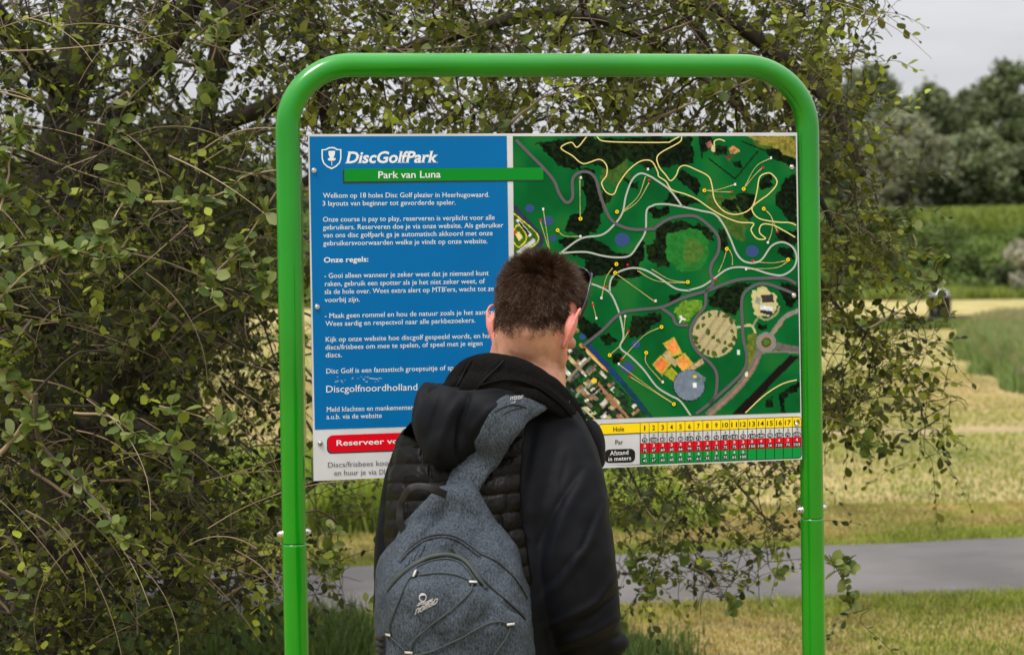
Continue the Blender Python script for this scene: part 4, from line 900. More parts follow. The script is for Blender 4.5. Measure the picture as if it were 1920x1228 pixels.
limb('limb', [(1240, -40, 6.3), (1380, 180, 6.4), (1480, 400, 6.6), (1560, 560, 6.6), (1640, 640, 6.5), (1700, 720, 6.4), (1735, 800, 6.4)], .014, .002, seed=11)
limb('limb', [(1420, 60, 6.3), (1500, 260, 6.3), (1560, 420, 6.2), (1610, 470, 6.1)], .016, .004, seed=12)
limb('limb', [(780, -140, 6.4), (900, 100, 6.7), (1000, 400, 7.0), (1100, 700, 7.2), (1180, 900, 7.1), (1240, 1010, 7.0)], .016, .002, seed=13)
limb('limb', [(560, -60, 6.5), (600, 150, 6.8), (640, 450, 7.1), (620, 700, 7.2), (600, 900, 7.2)], .026, .004, seed=14)
limb('limb', [(170, -60, 6.9), (260, -220, 6.3), (420, -320, 5.8), (700, -360, 5.4), (1000, -300, 5.3)], .05, .015, seed=15)
limb('limb', [(1240, -40, 6.3), (1420, -80, 6.1), (1560, -60, 6.0), (1650, -10, 6.0)], .015, .004, seed=16)
# notable bare twigs in front
TW = [([(66, 738), (72, 820), (107, 866), (189, 948), (225, 999), (302, 1078)], 5.15, .0055), ([(138, 774), (205, 779), (262, 815), (327, 835)], 5.1, .003), ([(60, 745), (30, 720), (0, 690), (-60, 660)], 5.2, .006),
 ([(299, 761), (360, 775), (440, 810)], 5.2, .002), ([(317, 856), (350, 920), (409, 989)], 5.3, .0022), ([(286, 379), (350, 377), (420, 362), (459, 332), (518, 320), (560, 312)], 5.3, .003), ([(540, 345), (518, 362), (454, 459), (405, 513), (395, 560)], 5.3, .0026),
 ([(459, 459), (480, 500), (498, 537)], 5.3, .002), ([(-30, 475), (0, 469), (64, 457), (117, 464), (170, 476), (225, 476), (244, 435)], 5.1, .0028), ([(160, 474), (122, 474), (54, 508), (0, 562), (-40, 600)], 5.1, .003), ([(188, 474), (205, 430), (225, 391), (255, 372)], 5.1, .0022),
 ([(408, 42), (404, 90), (386, 142), (391, 171), (380, 200)], 5.6, .0028), ([(440, 20), (380, 60), (340, 100), (293, 140), (235, 200), (212, 270), (208, 330), (220, 368)], 5.6, .0026), ([(0, 395), (14, 340), (20, 290), (45, 230)], 5.2, .003),
 ([(640, 100), (720, 52), (800, 52), (880, 62), (985, 68)], 5.9, .0028), ([(600, 85), (700, 92), (800, 90), (900, 84), (1040, 82)], 5.7, .0025), ([(820, 140), (870, 180), (920, 225), (950, 260)], 5.5, .0028), ([(1270, 205), (1340, 178), (1410, 150), (1440, 140)], 5.7, .003), ([(1560, 465), (1610, 445), (1660, 438), (1710, 430)], 6.0, .0032), ([(1630, 615), (1690, 580), (1740, 540), (1757, 490)], 5.9, .0026),
 ([(1605, 400), (1620, 480), (1610, 535), (1570, 545)], 5.9, .0026), ([(1545, 780), (1600, 800), (1640, 850)], 6.0, .002), ([(1300, 900), (1340, 960), (1400, 1010), (1450, 1075)], 6.2, .003), ([(1180, 905), (1230, 980), (1290, 1040), (1350, 1110), (1370, 1140)], 6.2, .0026), ([(1555, 1040), (1575, 1078), (1590, 1110), (1600, 1150)], 5.8, .0014), ([(1575, 1078), (1583, 1062), (1580, 1055)], 5.8, .0012),
 ([(632, 980), (618, 1020), (620, 1060), (655, 1100), (690, 1130)], 5.6, .0013), ([(1180, 1020), (1190, 1060), (1230, 1095), (1250, 1105)], 6.1, .0013), ([(60, 600), (30, 640), (10, 690), (40, 760)], 5.4, .004), ([(0, 850), (40, 800), (60, 745)], 5.3, .005), ([(330, 560), (280, 620), (200, 650), (120, 640)], 5.9, .006), ([(250, 900), (300, 960), (340, 1040), (420, 1120)], 5.7, .003), ([(20, 1150), (60, 1060), (110, 980), (150, 900)], 5.6, .005)]
for i, (pl, d, rr) in enumerate(TW):
    d = d - .22 if d < 5.7 and pl[0][0] < 560 else d; rr = rr * 1.25
    dd = [d + .05 * math.sin(k * 1.1 + i) for k in range(len(pl))]
    limb('twig', [(a, b_, z) for (a, b_), z in zip(pl, dd)], rr, rr * .4, TAN if i % 4 else GRB, 6, 5, .0012, 300 + i)

# branchlets: sample the crown volume, tie every sprig to the nearest wood
def in_poly_pts(n, poly, d0, d1, r):
    xs_ = [p[0] for p in poly]; ys_ = [p[1] for p in poly]; out = []
    while len(out) < n:
        X = r.uniform(min(xs_), max(xs_), 4 * n); Y = r.uniform(min(ys_), max(ys_), 4 * n); ok = inpoly(X, Y, poly)
        for x, y in zip(X[ok], Y[ok]): out.append((x, y))
    out = out[:n]; D = r.uniform(d0, d1, n)
    return np.array([P(x, y, d) for (x, y), d in zip(out, D)])
REG = [  # polygon, distance range, level-1 branchlets, sprigs, tint kind
 ([(-220, -60), (200, -60), (200, 330), (60, 420), (-220, 420)], 5.3, 8.2, 46, 640, 0),
 ([(200, -60), (545, -60), (540, 70), (200, 70)], 5.4, 7.6, 26, 235, 0),
 ([(190, 60), (535, 60), (520, 250), (190, 250)], 5.6, 7.6, 26, 105, 0),
 ([(190, 240), (530, 240), (530, 620), (190, 620)], 5.3, 8.2, 44, 640, 0),
 ([(-220, 400), (200, 330), (200, 640), (-220, 640)], 5.0, 8.0, 44, 540, 0),
 ([(-220, 620), (330, 620), (290, 850), (420, 1000), (400, 1080), (-220, 1080)], 5.1, 7.6, 60, 820, 0),
 ([(300, 620), (535, 620), (535, 870), (430, 900), (330, 760)], 5.8, 8.0, 26, 150, 0),
 ([(300, 850), (540, 850), (560, 1080), (640, 1140), (400, 1100)], 5.4, 7.4, 26, 165, 0),
 ([(-220, 1060), (330, 1060), (520, 1130), (460, 1180), (-220, 1300)], 5.4, 6.9, 40, 400, 0),
 ([(520, -60), (1180, -60), (1180, 110), (520, 150)], 5.4, 7.2, 60, 560, 1),
 ([(520, 110), (1180, 110), (1180, 300), (600, 300)], 5.4, 7.2, 50, 460, 1),
 ([(1160, -60), (1560, -60), (1560, 120), (1160, 120)], 5.6, 7.0, 42, 360, 1),
 ([(1160, 110), (1560, 110), (1540, 300), (1160, 290)], 5.6, 7.0, 36, 330, 1),
 ([(1540, -60), (1640, -60), (1650, 60), (1600, 200), (1560, 260)], 5.8, 6.6, 14, 60, 1),
 ([(1540, 150), (1620, 200), (1650, 420), (1610, 560), (1545, 640)], 5.7, 6.8, 26, 165, 1),
 ([(1540, 430), (1680, 430), (1640, 520), (1540, 620)], 5.7, 6.8, 10, 60, 1),
 ([(1500, 580), (1640, 580), (1760, 630), (1700, 700), (1600, 760), (1500, 740)], 5.9, 6.6, 22, 112, 1),
 ([(1520, 720), (1640, 740), (1620, 820), (1530, 800)], 6.0, 6.6, 8, 46, 1),
 ([(1640, 690), (1800, 740), (1750, 870), (1700, 800)], 6.1, 6.5, 8, 30, 1),
 ([(1140, 860), (1510, 850), (1510, 900), (1300, 960), (1180, 960)], 5.8, 7.2, 26, 120, 2),
 ([(1140, 900), (1400, 960), (1510, 980), (1500, 1070), (1340, 1080), (1160, 1080)], 6.0, 7.2, 26, 100, 2),
 ([(1160, 1060), (1420, 1060), (1400, 1120), (1180, 1120)], 6.1, 6.9, 10, 22, 2),
 ([(585, 880), (720, 880), (700, 960), (600, 960)], 6.2, 7.4, 8, 22, 2),
 ([(580, 1040), (640, 1030), (630, 1130), (580, 1130)], 6.0, 6.6, 5, 16, 2),
 ([(600, 320), (1500, 320), (1500, 820), (600, 820)], 6.8, 7.6, 40, 150, 0),
 ([(-260, -520), (1200, -520), (1400, -60), (-260, -60)], 4.9, 7.6, 70, 700, 1),
 ([(1640, 380), (1720, 370), (1730, 440), (1650, 470)], 5.9, 6.2, 3, 8, 2),
 ([(1590, 1130), (1620, 1120), (1615, 1185), (1590, 1180)], 5.8, 5.85, 1, 3, 2),
 ([(1720, 480), (1765, 480), (1765, 560), (1640, 620)], 5.85, 6.0, 3, 8, 2),
]
r = np.random.default_rng(77)
wood_p = np.concatenate([np.asarray(s_[0]) for s_ in skel])
REG = [(a, b, c, int(d * .8), int(e * (.70 if k_ == 1 and c < 7.55 else .80 if k_ == 2 else .84)), k_) for a, b, c, d, e, k_ in REG]
l1 = []; tw_V, tw_Q, tw_C = [], [], []; off_ = 0
def add_twig(pts, r0, r1, col, seg=4):
    global off_
    V, Q, _ = tube_np(pts, np.linspace(r0, r1, len(pts)), seg, caps=False)
    tw_V.append(V); tw_Q.append(Q + off_); off_ += len(V); tw_C.append(np.tile(col, (len(V), 1)))
n_tops = wood_p
l1_pts = [wood_p]
palB = np.array([tuple(.6 * np.array(TAN)), DKB, (.022, .017, .011), (.06, .047, .030)])
for poly, d0, d1, nb, ns, kind in REG:
    for c in in_poly_pts(nb, poly, d0, d1, r):
        dist_ = np.linalg.norm(wood_p - c, axis=1); j = np.argmin(dist_ + .25 * (wood_p[:, 2] < c[2] - .1)); s0 = wood_p[j]; L_ = dist_[j]
        if L_ < .05: continue
        mid = (s0 + c) / 2 + np.array([r.normal(0, .05), r.normal(0, .05), .16 * L_ + r.normal(0, .04)]) * min(1, L_ * 2)
        tip = c + (c - mid) * .5 + np.array([0, 0, -.1 * r.random()])
        q = curvy([s0, mid, c, tip], 6, .0022, int(r.integers(1e6))); thin = kind == 2 or poly[0][0] >= 1500; add_twig(q, (.0016 if thin else .0035) + (.0016 if thin else .005) * min(L_, 1), .0010, palB[r.integers(0, 4)] * (.7 + .6 * r.random()), 5); l1_pts.append(q[4:])
for q_ in range(150):      # long thin arching bare shoots
    if q_ < 105: x0, y0 = r.uniform(-60, 500), r.uniform(-40, 1050); d_ = r.uniform(4.95, 6.0)
    else: x0, y0 = r.uniform(540, 1500), r.uniform(-20, 150); d_ = r.uniform(5.4, 6.3)
    a0 = r.uniform(-.6, .9) if r.random() < .6 else r.uniform(2.2, 3.7); Ls = r.uniform(160, 420); cv = r.uniform(-.9, .9); pl_ = []; xx_, yy_, aa_ = x0, y0, a0
    for t_ in range(6):
        pl_.append(P(xx_, yy_, d_ + .05 * t_ * math.sin(q_))); xx_ += math.cos(aa_) * Ls / 6; yy_ += math.sin(aa_) * Ls / 6; aa_ += cv / 5 + (.12 if math.cos(aa_) > 0 else -.12)
    pl_ = np.array(catmull(pl_, 4))
    if np.all((pl_ - Bc) @ Bn < -.05): add_twig(pl_, r.uniform(.0012, .0024), .0007, np.array(TAN) * r.uniform(.45, 1.1), 4); l1_pts.append(pl_[6:])
wood2 = np.concatenate(l1_pts)
# leaf template: obovate, folded along the midrib, bent downwards
LT = np.array([(0, 0, 0), (-.24, .30, .05), (.24, .30, .05), (-.33, .62, .055), (.33, .62, .055), (-.20, .88, .02), (.20, .88, .02), (0, 1.0, -.06), (0, .34, 0), (0, .66, -.015)])
LF3 = np.array([(0, 8, 1), (0, 2, 8), (5, 9, 7), (6, 7, 9)]); LF4 = np.array([(1, 8, 9, 3), (2, 4, 9, 8)]); LF3b = np.array([(3, 9, 5), (4, 6, 9)])
LFT = np.concatenate([LF3, LF3b])
P0, DIR, NRM, LEN, TNT = [], [], [], [], []
pal0 = np.array([(.014, .019, .0035), (.038, .048, .008), (.009, .013, .003), (.105, .120, .017), (.024, .030, .006)])  # dark majority with few brights: crown shade and highlights put into leaf colour
pal1 = np.array([(.060, .068, .010), (.115, .122, .018), (.036, .042, .007), (.165, .170, .026), (.026, .032, .007)])  # brighter set: the lit look of the top foliage is put into colour
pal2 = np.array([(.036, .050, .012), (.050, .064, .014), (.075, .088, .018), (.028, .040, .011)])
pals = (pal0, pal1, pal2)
ns_tot = 0
for poly, d0, d1, nb, ns, kind in REG:
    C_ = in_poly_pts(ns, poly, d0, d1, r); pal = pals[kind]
    for c in C_:
        dist_ = np.linalg.norm(wood2 - c, axis=1); j = int(np.argmin(dist_)); s0 = wood2[j]; L_ = dist_[j]
        if L_ > .9: 
            if r.random() < .7: continue
        dirv = (c - s0) / (L_ + 1e-6) + np.array([r.normal(0, .45), r.normal(0, .45), r.normal(-.12, .35)]); dirv /= np.linalg.norm(dirv)
        sl = .10 + .16 * r.random()                     # leafy shoot length
        tip = c + dirv * sl + np.array([0, 0, -.02])
        q = np.array([s0, (s0 + c) / 2 + np.array([r.normal(0, .03), r.normal(0, .03), .06 * L_ + r.normal(0, .02)]), c, c + dirv * sl * .55 + np.array([0, 0, .006]), tip])
        q = np.array(catmull(q, 3)); add_twig(q, .0016 + .0012 * min(1, L_), .0007, palB[r.integers(0, 4)] * (.6 + .8 * r.random()), 3)
        nl = int(7 + 6 * r.random()); young = r.random() < .16
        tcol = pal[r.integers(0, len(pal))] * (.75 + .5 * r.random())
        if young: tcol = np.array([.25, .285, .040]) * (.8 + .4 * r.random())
        t_ = np.linspace(.0, 1, nl); ph = r.random() * 6.28
        b1 = np.cross(dirv, [0, 0, 1.0]); b1 /= np.linalg.norm(b1) + 1e-9; b2 = np.cross(b1, dirv)
        for k, tt in enumerate(t_):
            p0 = q[6] * (1 - tt) + q[-1] * tt if tt < .5 else q[9] * (1 - (tt - .5) * 2) + q[-1] * ((tt - .5) * 2)
            a_ = ph + k * 2.4; sd_ = b1 * math.cos(a_) + b2 * math.sin(a_); ld = sd_ * (1.0 - .45 * tt) + dirv * (.45 + .6 * tt) + np.array([0, 0, -.15]) + r.normal(0, .22, 3)
            P0.append(p0); DIR.append(ld); NRM.append(np.array([0, 0, 1.0]) + r.normal(0, .55, 3)); LEN.append((.016 + .027 * r.random() ** 1.2) * (1 if tt < .8 else .7) * (.85 if kind == 2 else 1)); TNT.append(tcol * (.5 + 1.0 * r.random()))
        ns_tot += 1
# sprigs on the bare front twigs: bigger, paler leaves
for i, (pl, d, rr) in enumerate(TW):
    pts = skel[-len(TW) + i][0]
    for k in range(3 + int(len(pts) * .45)):
        j = int(r.integers(2, len(pts))); base = pts[j]
        for m_ in range(int(r.integers(2, 5))):
            P0.append(base + r.normal(0, .004, 3)); v = np.array([r.normal(0, .8), r.normal(-.4, .6), r.normal(.2, .8)]); DIR.append(v); NRM.append(np.array([0, -.5, 1.0]) + r.normal(0, .5, 3)); LEN.append(.028 + .024 * r.random())
            TNT.append(np.array([(.11, .15, .03), (.17, .20, .06), (.22, .25, .10), (.075, .11, .03)][int(r.integers(0, 4))]) * (.8 + .4 * r.random()))
P0 = np.array(P0); DIR = np.array(DIR); NRM = np.array(NRM); LEN = np.array(LEN); TNT = np.array(TNT)
DIR /= np.linalg.norm(DIR, axis=1)[:, None]; X_ = np.cross(DIR, NRM); X_ /= np.linalg.norm(X_, axis=1)[:, None]; Zz = np.cross(X_, DIR)
# keep leaves off the sign, the man and the open part of the picture the crown does not reach
qx, qy = proj(P0); 
front = (P0 - Bc) @ Bn
keep_ = front < -.09
P0, DIR, X_, Zz, LEN, TNT = [a[keep_] for a in (P0, DIR, X_, Zz, LEN, TNT)]
qx, qy = proj(P0); score = LEN / P0[:, 1] * (1 + 0 * qx); vis = (qx > 0) & (qx < 1920) & (qy > 0) & (qy < 1228) & ~((qx > 575) & (qx < 1505) & (qy > 250) & (qy < 900))
order = np.argsort(-(score * vis) * np.where(P0[:, 1] < 5.9, 1, .3)); big = order[:300]; rest = np.setdiff1d(np.arange(len(P0)), big)
def leaf_verts(ix):
    t = LT[None, :, :] * LEN[ix][:, None, None] * np.array([1.0, 1, 1]); t = t.copy()
    V = P0[ix][:, None] + t[..., :1] * X_[ix][:, None] + t[..., 1:2] * DIR[ix][:, None] + t[..., 2:3] * Zz[ix][:, None]; return V.reshape(-1, 3)
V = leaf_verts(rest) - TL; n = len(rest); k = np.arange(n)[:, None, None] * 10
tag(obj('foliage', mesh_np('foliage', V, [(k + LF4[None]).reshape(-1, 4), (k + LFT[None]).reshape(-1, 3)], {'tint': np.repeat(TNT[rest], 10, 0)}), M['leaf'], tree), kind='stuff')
tag(obj('twigs', mesh_np('twigs', np.concatenate(tw_V) - TL, np.concatenate(tw_Q), {'tint': np.concatenate(tw_C)}), M['twig'], tree), kind='stuff')
variants = []; LV = [(.11, .15, .03), (.17, .20, .06), (.075, .11, .03), (.22, .25, .10), (.25, .285, .04), (.03, .05, .012)]
for c in LV:
    variants.append(mesh_np('leaf', LT, [LF4, LFT], {'tint': np.tile(c, (10, 1))})); variants[-1].materials.append(M['leaf'])
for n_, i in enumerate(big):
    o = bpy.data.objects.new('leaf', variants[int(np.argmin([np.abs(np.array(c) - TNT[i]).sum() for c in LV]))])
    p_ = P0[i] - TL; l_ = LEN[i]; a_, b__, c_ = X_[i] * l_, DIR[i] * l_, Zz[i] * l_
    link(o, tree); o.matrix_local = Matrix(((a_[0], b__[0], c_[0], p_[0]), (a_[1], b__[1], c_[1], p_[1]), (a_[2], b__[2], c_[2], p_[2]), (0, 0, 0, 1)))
print('leaves', len(P0), 'sprigs', ns_tot)
# a second tree standing behind it fills the dark depth on the left
def back_tree(px, y, hw, top, base, n, seed, label):
    rr = np.random.default_rng(seed); bx = FX0(px, y); root = empty('tree', (bx, y, 0), label, 'tree'); H = P(px, top, y)[2]; b0 = P(px, base, y)[2]; Wd = hw * y / FPX
    ang = rr.random(n) * 6.2832; t_ = rr.random(n); pr = np.sin(math.pi * (.12 + .80 * t_)) ** .5
    rad_ = Wd * pr * (.35 + .65 * np.sqrt(rr.random(n))); cl = np.sin(ang * 5 + t_ * 9) * np.sin(t_ * 21 + ang * 3)
    C_ = np.stack([rad_ * np.cos(ang), rad_ * np.sin(ang), b0 + (H - b0) * t_], -1); C_ += cl[:, None] * .12 * rr.normal(size=(n, 3))
    V, F, T = leafcards(C_, np.tile([[0, -.2, .8]], (n, 1)), .030 + .03 * rr.random(n), pals[0][rr.integers(0, 5, n)] * (.6 + .8 * rr.random((n, 1))), seed + 1, .55)
    tag(obj('crown', mesh_np('crown', V, F, {'tint': T}), M['leaf'], root), kind='stuff')
    V, Q, T3 = tube_np(curvy([(0, 0, -.1), (.05, 0, .8), (-.05, .05, 1.8), (.1, 0, H * .9)], 5, .01, seed), np.linspace(.11, .03, 16), 12); obj('trunk', mesh_np('trunk', V, [Q, T3], smooth=True), M['bark'], root)
back_tree(95, 9.3, 250, 330, 1060, 26000, 501, 'dark tree standing close behind the left half of the overhanging tree')
back_tree(330, 9.9, 150, 250, 640, 7000, 502, 'dark slender tree behind the forked limb of the overhanging tree')
# ================================================================== THE MAN
DM = 4.15
man_o = PG(960, 1228); man_o = np.array([P(900, 1228, 4.2)[0], 4.2, 0.0])
man = empty('person', tuple(man_o), 'man in black hooded jacket seen from behind, head bowed before the board', 'person')
ML = Vector(man_o)
def bm_tube(bm, pts, rad, seg=20, n=5, sq=None):
    pts = np.array(catmull(pts, n)) if len(pts) > 2 else np.array(pts, float)
    rad = np.interp(np.linspace(0, 1, len(pts)), np.linspace(0, 1, len(rad)), rad)
    # round ends
    t0 = pts[0] - pts[1]; t0 /= np.linalg.norm(t0); t1 = pts[-1] - pts[-2]; t1 /= np.linalg.norm(t1)
    pts = np.concatenate([[pts[0] + t0 * rad[0] * .9], [pts[0] + t0 * rad[0] * .6], pts, [pts[-1] + t1 * rad[-1] * .6], [pts[-1] + t1 * rad[-1] * .9]])
    rad = np.concatenate([[rad[0] * .4], [rad[0] * .8], rad, [rad[-1] * .8], [rad[-1] * .4]])
    V, Q, T = tube_np(pts, rad, seg, True); vs = [bm.verts.new(v) for v in V]
    for q in Q: bm.faces.new([vs[i] for i in q])
    for q in T: bm.faces.new([vs[i] for i in q])
    bmesh.ops.remove_doubles(bm, verts=vs, dist=1e-6)
def bm_ell(bm, c, r, rot=None, sub=3):
    m_ = Matrix.Translation(Vector(c)) @ (rot.to_4x4() if rot is not None else Matrix.Identity(4)) @ Matrix.Diagonal((*r, 1))
    bmesh.ops.create_icosphere(bm, subdivisions=sub, radius=1, matrix=m_)
def bm_loft(bm, rings, seg=48, p=2.4):
    """rings: (centre xyz, half-x, half-y); closed"""
    rows = []
    for c, hx, hy in rings:
        row = []
        for k in range(seg):
            a_ = 6.2832 * k / seg; ca, sa = math.cos(a_), math.sin(a_)
            x = abs(ca) ** (2 / p) * math.copysign(1, ca); y = abs(sa) ** (2 / p) * math.copysign(1, sa)
            row.append(bm.verts.new((c[0] + hx * x, c[1] + hy * y, c[2])))
        rows.append(row)
    for i in range(len(rows) - 1):
        for k in range(seg): bm.faces.new((rows[i][k], rows[i][(k + 1) % seg], rows[i + 1][(k + 1) % seg], rows[i + 1][k]))
    bm.faces.new(rows[0][::-1]); bm.faces.new(rows[-1])
def voxel(bm, vs, smooth=6, fac=.5):
    bmesh.ops.recalc_face_normals(bm, faces=bm.faces[:])
    me = bpy.data.meshes.new('v'); bm.to_mesh(me); bm.free(); o = bpy.data.objects.new('v', me); COL.objects.link(o)
    md = o.modifiers.new('r', 'REMESH'); md.mode = 'VOXEL'; md.voxel_size = vs; md.adaptivity = 0
    if smooth: sm = o.modifiers.new('s', 'SMOOTH'); sm.iterations = smooth; sm.factor = fac
    bpy.context.view_layer.update(); dg = bpy.context.evaluated_depsgraph_get(); out = bpy.data.meshes.new_from_object(o.evaluated_get(dg))
    bpy.data.objects.remove(o); bpy.data.meshes.remove(me); return out
def co_of(me):
    a_ = np.empty(len(me.vertices) * 3, np.float32); me.vertices.foreach_get('co', a_); return a_.reshape(-1, 3).astype(float)
def no_of(me):
    a_ = np.empty(len(me.vertices) * 3, np.float32); me.vertices.foreach_get('normal', a_); return a_.reshape(-1, 3).astype(float)
def put(me, V): me.vertices.foreach_set('co', V.astype(np.float32).ravel()); me.update()
def seg_dist(X, Y, pl):
    """distance (px) to polyline and parameter 0..1 along it"""
    d = np.full(X.shape, 1e9); tt = np.zeros(X.shape); n = len(pl) - 1
    for i in range(n):
        (x0, y0), (x1, y1) = pl[i], pl[i + 1]; dx, dy = x1 - x0, y1 - y0; l2 = dx * dx + dy * dy + 1e-9
        t = np.clip(((X - x0) * dx + (Y - y0) * dy) / l2, 0, 1); dd = np.hypot(X - x0 - t * dx, Y - y0 - t * dy)
        m_ = dd < d; d = np.where(m_, dd, d); tt = np.where(m_, (i + t) / n, tt)
    return d, tt
def folds(V, Nn, lst):
    """lst: (polyline px, width px, amplitude m); pushes cloth facing the viewer out (+) or in (-)"""
    X, Y = proj(V); fac = np.clip(-Nn[:, 1] * 1.6 + .25, 0, 1)
    A = np.zeros(len(V))
    for pl, wd, amp in lst:
        d, t = seg_dist(X, Y, pl); A += amp * np.exp(-(d / wd) ** 2) * np.sin(np.pi * np.clip(t * .9 + .08, 0, 1)) ** .6
    return V + Nn * (A * fac)[:, None]
def fnoise(V, sc, seed=0):
    return np.array([mnoise.noise(Vector(v * sc) + Vector((seed * 7.3, 0, 0))) for v in V])
def finish(name, me, m, parent=man, smooth=True):
    V = co_of(me) - np.array(parent.location); put(me, V)
    if smooth: me.polygons.foreach_set('use_smooth', np.ones(len(me.polygons), dtype=bool))
    return obj(name, me, m, parent)

# ---- materials of the man
def skin_mat():
    m = attr_mat('skin', 'tint', .5, .35, noise=(38, .82, 1.16)); b = m.node_tree.nodes['Principled BSDF']
    b.inputs['Subsurface Weight'].default_value = .12; b.inputs['Subsurface Radius'].default_value = (.012, .004, .002); b.inputs['Subsurface Scale'].default_value = .5
    t = m.node_tree; n2 = N('ShaderNodeTexNoise', t); n2.inputs['Scale'].default_value = 420; tcn = N('ShaderNodeTexCoord', t); t.links.new(tcn.outputs['Object'], n2.inputs['Vector'])
    bp = N('ShaderNodeBump', t); bp.inputs['Strength'].default_value = .25; bp.inputs['Distance'].default_value = .0006; t.links.new(n2.outputs['Fac'], bp.inputs['Height']); t.links.new(bp.outputs[0], b.inputs['Normal']); return m
SKIN = skin_mat()
HAIRM = attr_mat('hair', 'tint', .42, .4)
SOFT = noisy(mat('softshell_cloth', (.012, .013, .018), .62, .12), 7, (.0018, .0022, .0036), (.0030, .0036, .0060), bump=.25, bscale=900, bdist=.0006)
SOFT.node_tree.nodes['Principled BSDF'].inputs['Sheen Weight'].default_value = .008
QUILT = noisy(mat('quilted_nylon', (.012, .011, .010), .42, .11), 12, (.0026, .0021, .0018), (.0052, .0043, .0036), bump=.5, bscale=90, bdist=.003)
FLEECE = noisy(mat('fleece_lining', (.009, .009, .009), .95, .05), 500, (.0022, .0022, .0022), (.011, .0105, .010), bump=1., bscale=480, bdist=.003)
TRS = noisy(mat('dark_trousers', (.02, .022, .03), .85, .2), 300, (.015, .017, .024), (.03, .032, .042), bump=.3, bscale=500)
SHOE = mat('shoe_leather', (.03, .028, .026), .5); SOLE = mat('shoe_sole', (.5, .5, .48), .7)

# ---- head frame
HC = P(1010, 592, 4.20)                                   # centre of the skull
HR = Matrix.Rotation(math.radians(-24), 3, 'Z') @ Matrix.Rotation(math.radians(-30), 3, 'X') @ Matrix.Rotation(math.radians(3), 3, 'Y')
HRn = np.array(HR)
def H(x, y, z, s=1.06): return HC + HRn @ (np.array([x, y, z]) * s)
bm = bmesh.new()
bm_ell(bm, H(0, -.008, .022), (.079, .097, .090), HR, 4)            # cranium
bm_ell(bm, H(0, .030, .004), (.070, .066, .078), HR, 3)            # forehead and temples
bm_ell(bm, H(0, .022, -.052), (.060, .062, .062), HR, 3)           # cheeks
bm_ell(bm, H(0, .045, -.088), (.042, .042, .034), HR, 3)           # jaw
bm_ell(bm, H(0, .078, -.106), (.018, .015, .014), HR, 2)           # chin
for s in (-1, 1):
    bm_tube(bm, [H(s * .064, -.004, -.050), H(s * .058, .030, -.085), H(s * .022, .070, -.104)], [.012, .013, .012], 10)   # jaw line
    bm_ell(bm, H(s * .045, .070, -.022), (.018, .016, .014), HR, 2)  # cheek bones
    bm_ell(bm, H(s * .032, .084, .014), (.026, .012, .008), HR, 2)  # brow
bm_tube(bm, [H(0, .094, .006), H(0, .106, -.018), H(0, .114, -.036)], [.007, .009, .011], 10); bm_ell(bm, H(0, .100, -.041), (.017, .012, .008), HR, 2)
bm_ell(bm, H(0, .092, -.066), (.024, .010, .006), HR, 2); bm_ell(bm, H(0, .090, -.076), (.020, .010, .006), HR, 2)
# ears: shell, helix rim and lobe
for s in (-1, 1):
    E = lambda u, v, w_: H(s * (.072 + w_ * 1.25), -.006 + u * 1.15, -.030 + v * 1.2)
    bm_tube(bm, [E(.010, -.004, -.002), E(.012, .016, .004), E(.004, .030, .012), E(-.012, .032, .018), E(-.022, .018, .020), E(-.021, -.002, .017), E(-.012, -.020, .010), E(0, -.032, .003)], [.0032, .0038, .0040, .0042, .0042, .0040, .0052, .0060], 8, 6)
    bm_ell(bm, E(-.008, .002, .008), (.011, .019, .031), HR, 3)
    bm_tube(bm, [E(0, .022, .006), E(-.006, .004, .009), E(-.002, -.016, .004)], [.010, .011, .009], 10, 4)
# neck
nb = P(985, 800, 4.20)
bm_tube(bm, [H(0, -.022, -.045), P(990, 668, 4.205), P(982, 730, 4.19), tuple(nb)], [.072, .081, .090, .092], 28)
bm_tube(bm, [P(955, 690, 4.17), P(915, 735, 4.18), P(850, 790, 4.2)], [.042, .045, .05], 16); bm_tube(bm, [P(1010, 700, 4.19), P(1030, 760, 4.19), P(1045, 820, 4.19)], [.045, .045, .045], 16)
for s, x in ((-1, -.026), (1, .026)): bm_tube(bm, [H(x, -.078, -.035), P(985 + s * 26, 700, 4.155)], [.020, .030], 12)     # nape muscles
